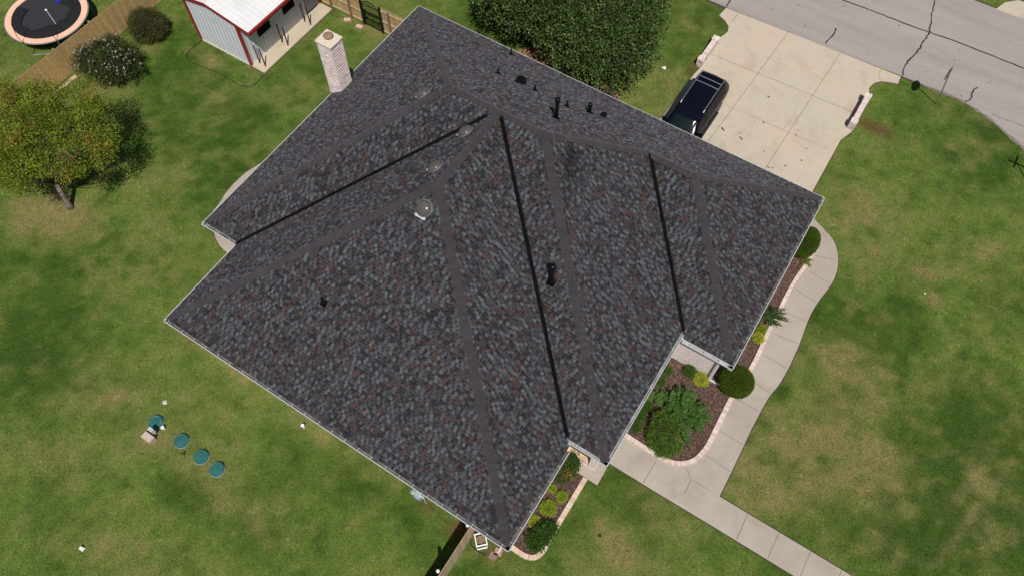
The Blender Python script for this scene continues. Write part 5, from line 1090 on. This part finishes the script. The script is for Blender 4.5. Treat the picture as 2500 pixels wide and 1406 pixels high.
# feathery plants: arching fronds with leaflets
def fronds(base, arms, lw, ll, colors, nleaf=26, spread=0.03):
    Vs, Cs, Ds = [], [], []; mb = MB()
    for (ang, ln, el, curl) in arms:
        pts = []; p = np.array(base, float)+np.array([random.gauss(0, spread), random.gauss(0, spread), random.uniform(-.1, .2)]); d_ = np.array([math.cos(ang)*math.cos(el), math.sin(ang)*math.cos(el), math.sin(el)])
        for s_ in range(nleaf):
            pts.append(p.copy()); p = p+d_*ln/nleaf; d_ = d_+np.array([0, 0, -curl/nleaf]); d_ /= np.linalg.norm(d_)
        mb.tube([tuple(q-np.array([0, 0, .012])) for q in pts[::3]], [.006]*len(pts[::3]), 5)
        sd_ = np.array([-math.sin(ang), math.cos(ang), 0])
        for i, q in enumerate(pts[3:]):
            tpr = math.sin(min(1, (i+3)/nleaf*1.15)*math.pi)**.5*.9+.15
            for s2 in (-1, 1):
                for _ in range(2): Vs.append(q+RNG.normal(0, .012, 3)); Ds.append(sd_*s2+np.array([math.cos(ang), math.sin(ang), 0])*.35+RNG.normal(0, .12, 3)+np.array([0, 0, .1])); Cs.append(tpr)
    Vs = np.array(Vs); Ds = np.array(Ds); sz = ll*np.array(Cs); n_ = len(Vs)
    d_ = Ds/np.linalg.norm(Ds, axis=1, keepdims=True); sd_ = np.cross(d_, np.array([0, 0, 1])+RNG.normal(0, .25, (n_, 3))); sd_ /= np.linalg.norm(sd_, axis=1, keepdims=True); S = sz[:, None]
    V = np.stack([Vs, Vs+d_*S*.5+sd_*lw*.5, Vs+d_*S+np.array([0, 0, -.15])*S, Vs+d_*S*.5-sd_*lw*.5], 1).reshape(-1, 3)
    return V, np.arange(4*n_).reshape(-1, 4), pal(colors, n_), mb
c0 = G(1670, 1010, .5); t = thing("feathery_shrub", "tall feathery shrub with long arching fern-like branches in the front bed", "shrub", (c0[0], c0[1], 0))
arms = [(random.uniform(0, 6.28), random.uniform(.7, 1.2), random.uniform(.15, .95), random.uniform(.7, 1.7)) for _ in range(60)]
V, F, C_, mb = fronds((c0[0], c0[1], .42), arms, .05, .16, [(.03, .08, .016), (.042, .105, .02), (.02, .052, .011), (.07, .14, .03)], 26, .3); child(mk("fronds", V, F, M['leaf'], None, C_), t); mb.tube([(c0[0], c0[1], 0), (c0[0], c0[1], .5)], .04, 8); child(mb.build("stems", M['bark']), t)
c1 = G(1600, 972, .5); arms = [(rad(a_), random.uniform(.3, .55), random.uniform(.15, .6), .7) for a_ in (100, 130, 160, 200, 60, 20, 330)]
V, F, C_, mb = fronds((c1[0], c1[1], .35), arms, .06, .13, [(.045, .10, .02), (.06, .12, .025)], 16); t2 = thing("frond_plant", "bright green frond plant between wall and feathery shrub", "plant", (c1[0], c1[1], 0)); child(mk("fronds", V, F, M['leaf'], None, C_), t2); child(mb.build("stems", M['bark']), t2)
c0 = G(1884, 775, .4); t = thing("spiky_juniper", "spiky dark juniper leaning over the sidewalk border", "shrub", (c0[0], c0[1], 0))
arms = [(rad(a_), random.uniform(.55, 1.0), random.uniform(.1, .6), random.uniform(.2, .6)) for a_ in (20, 60, 95, -10, -35, -70, 40, 5, 130, 170, -110, 80)]
V, F, C_, mb = fronds((c0[0]-.1, c0[1], .35), arms, .045, .10, [(.025, .055, .014), (.035, .075, .018), (.018, .04, .01)], 22); child(mk("sprays", V, F, M['leaf'], None, C_), t); child(mb.build("stems", M['bark']), t)
c0 = G(1969, 640, .1); arms = [(random.uniform(0, 6.28), random.uniform(.2, .4), random.uniform(.5, 1.2), 1.2) for _ in range(40)]
V, F, C_, mb = fronds((c0[0], c0[1], .02), arms, .02, .06, [(.10, .15, .04), (.14, .18, .05)], 10); t = thing("grass_clump", "pale grassy clump in the mulch beside the clipped shrub", "plant", (c0[0], c0[1], 0)); child(mk("blades", V, F, M['leaf'], None, C_), t)
# pale rock pile half hidden below the left tree, and a red flag-like leaf cluster at the fence foot
for px, py, r in ((115, 240, .22), (83, 267, .2), (100, 250, .16)):
    c0 = G(px, py); rock(c0[0], c0[1], r, "pale rock in the row under the left tree by the brown fence")['group'] = "rocks under the left tree"

# ------------------------------------------------------------------ grass blades on the lawn
def lawn_blades(n_):
    X = RNG.uniform(-27, 37, n_); Y = RNG.uniform(-32.5, 23, n_)
    d = np.stack([X, Y, np.zeros(n_)], 1)-CAMP; z = d@FW; u = 1250+FPX*(d@RT)/z; v_ = 703-FPX*(d@UP)/z; ok = (u > -120) & (u < 2620) & (v_ > -120) & (v_ < 1520)
    for poly in (street_near, drive, walk, porch, patio, apron, bed1, bed2, bed3, WALLS, far_drive, bedN): ok &= ~inside(poly, X, Y)
    ok &= ~((X > -10.5) & (X < -6.8) & (Y > -6.45) & (Y < -.7))
    for x, y in LIDS: ok &= (X-x)**2+(Y-y)**2 > .33**2
    return X[ok], Y[ok]
X, Y = lawn_blades(1500000); k = len(X); C_ = lawn_col(X, Y)*RNG.uniform(.6, 1.6, (k, 1))*np.array([1.05, 1.0, .95])*(.76+.48*vnoise(X+9, Y-4, .38, 3))[:, None]*np.clip(.30+1.42*vnoise(X*1.0+3, Y+8, .12, 2), .4, 1.7)[:, None]
A = RNG.uniform(0, 6.28, k); H = RNG.uniform(.012, .04, k); Wd = RNG.uniform(.008, .022, k); Ln = RNG.uniform(.02, .085, k); B2 = RNG.uniform(0, 6.28, k)
V = np.stack([np.stack([X-np.cos(A)*Wd, Y-np.sin(A)*Wd, np.zeros(k)], 1), np.stack([X+np.cos(A)*Wd, Y+np.sin(A)*Wd, np.zeros(k)], 1), np.stack([X+np.cos(B2)*Ln, Y+np.sin(B2)*Ln, H], 1)], 1).reshape(-1, 3)
tag(mk("grass", V, np.arange(3*k).reshape(-1, 3), M['grassblade'], None, C_), None, None, None, 'stuff')
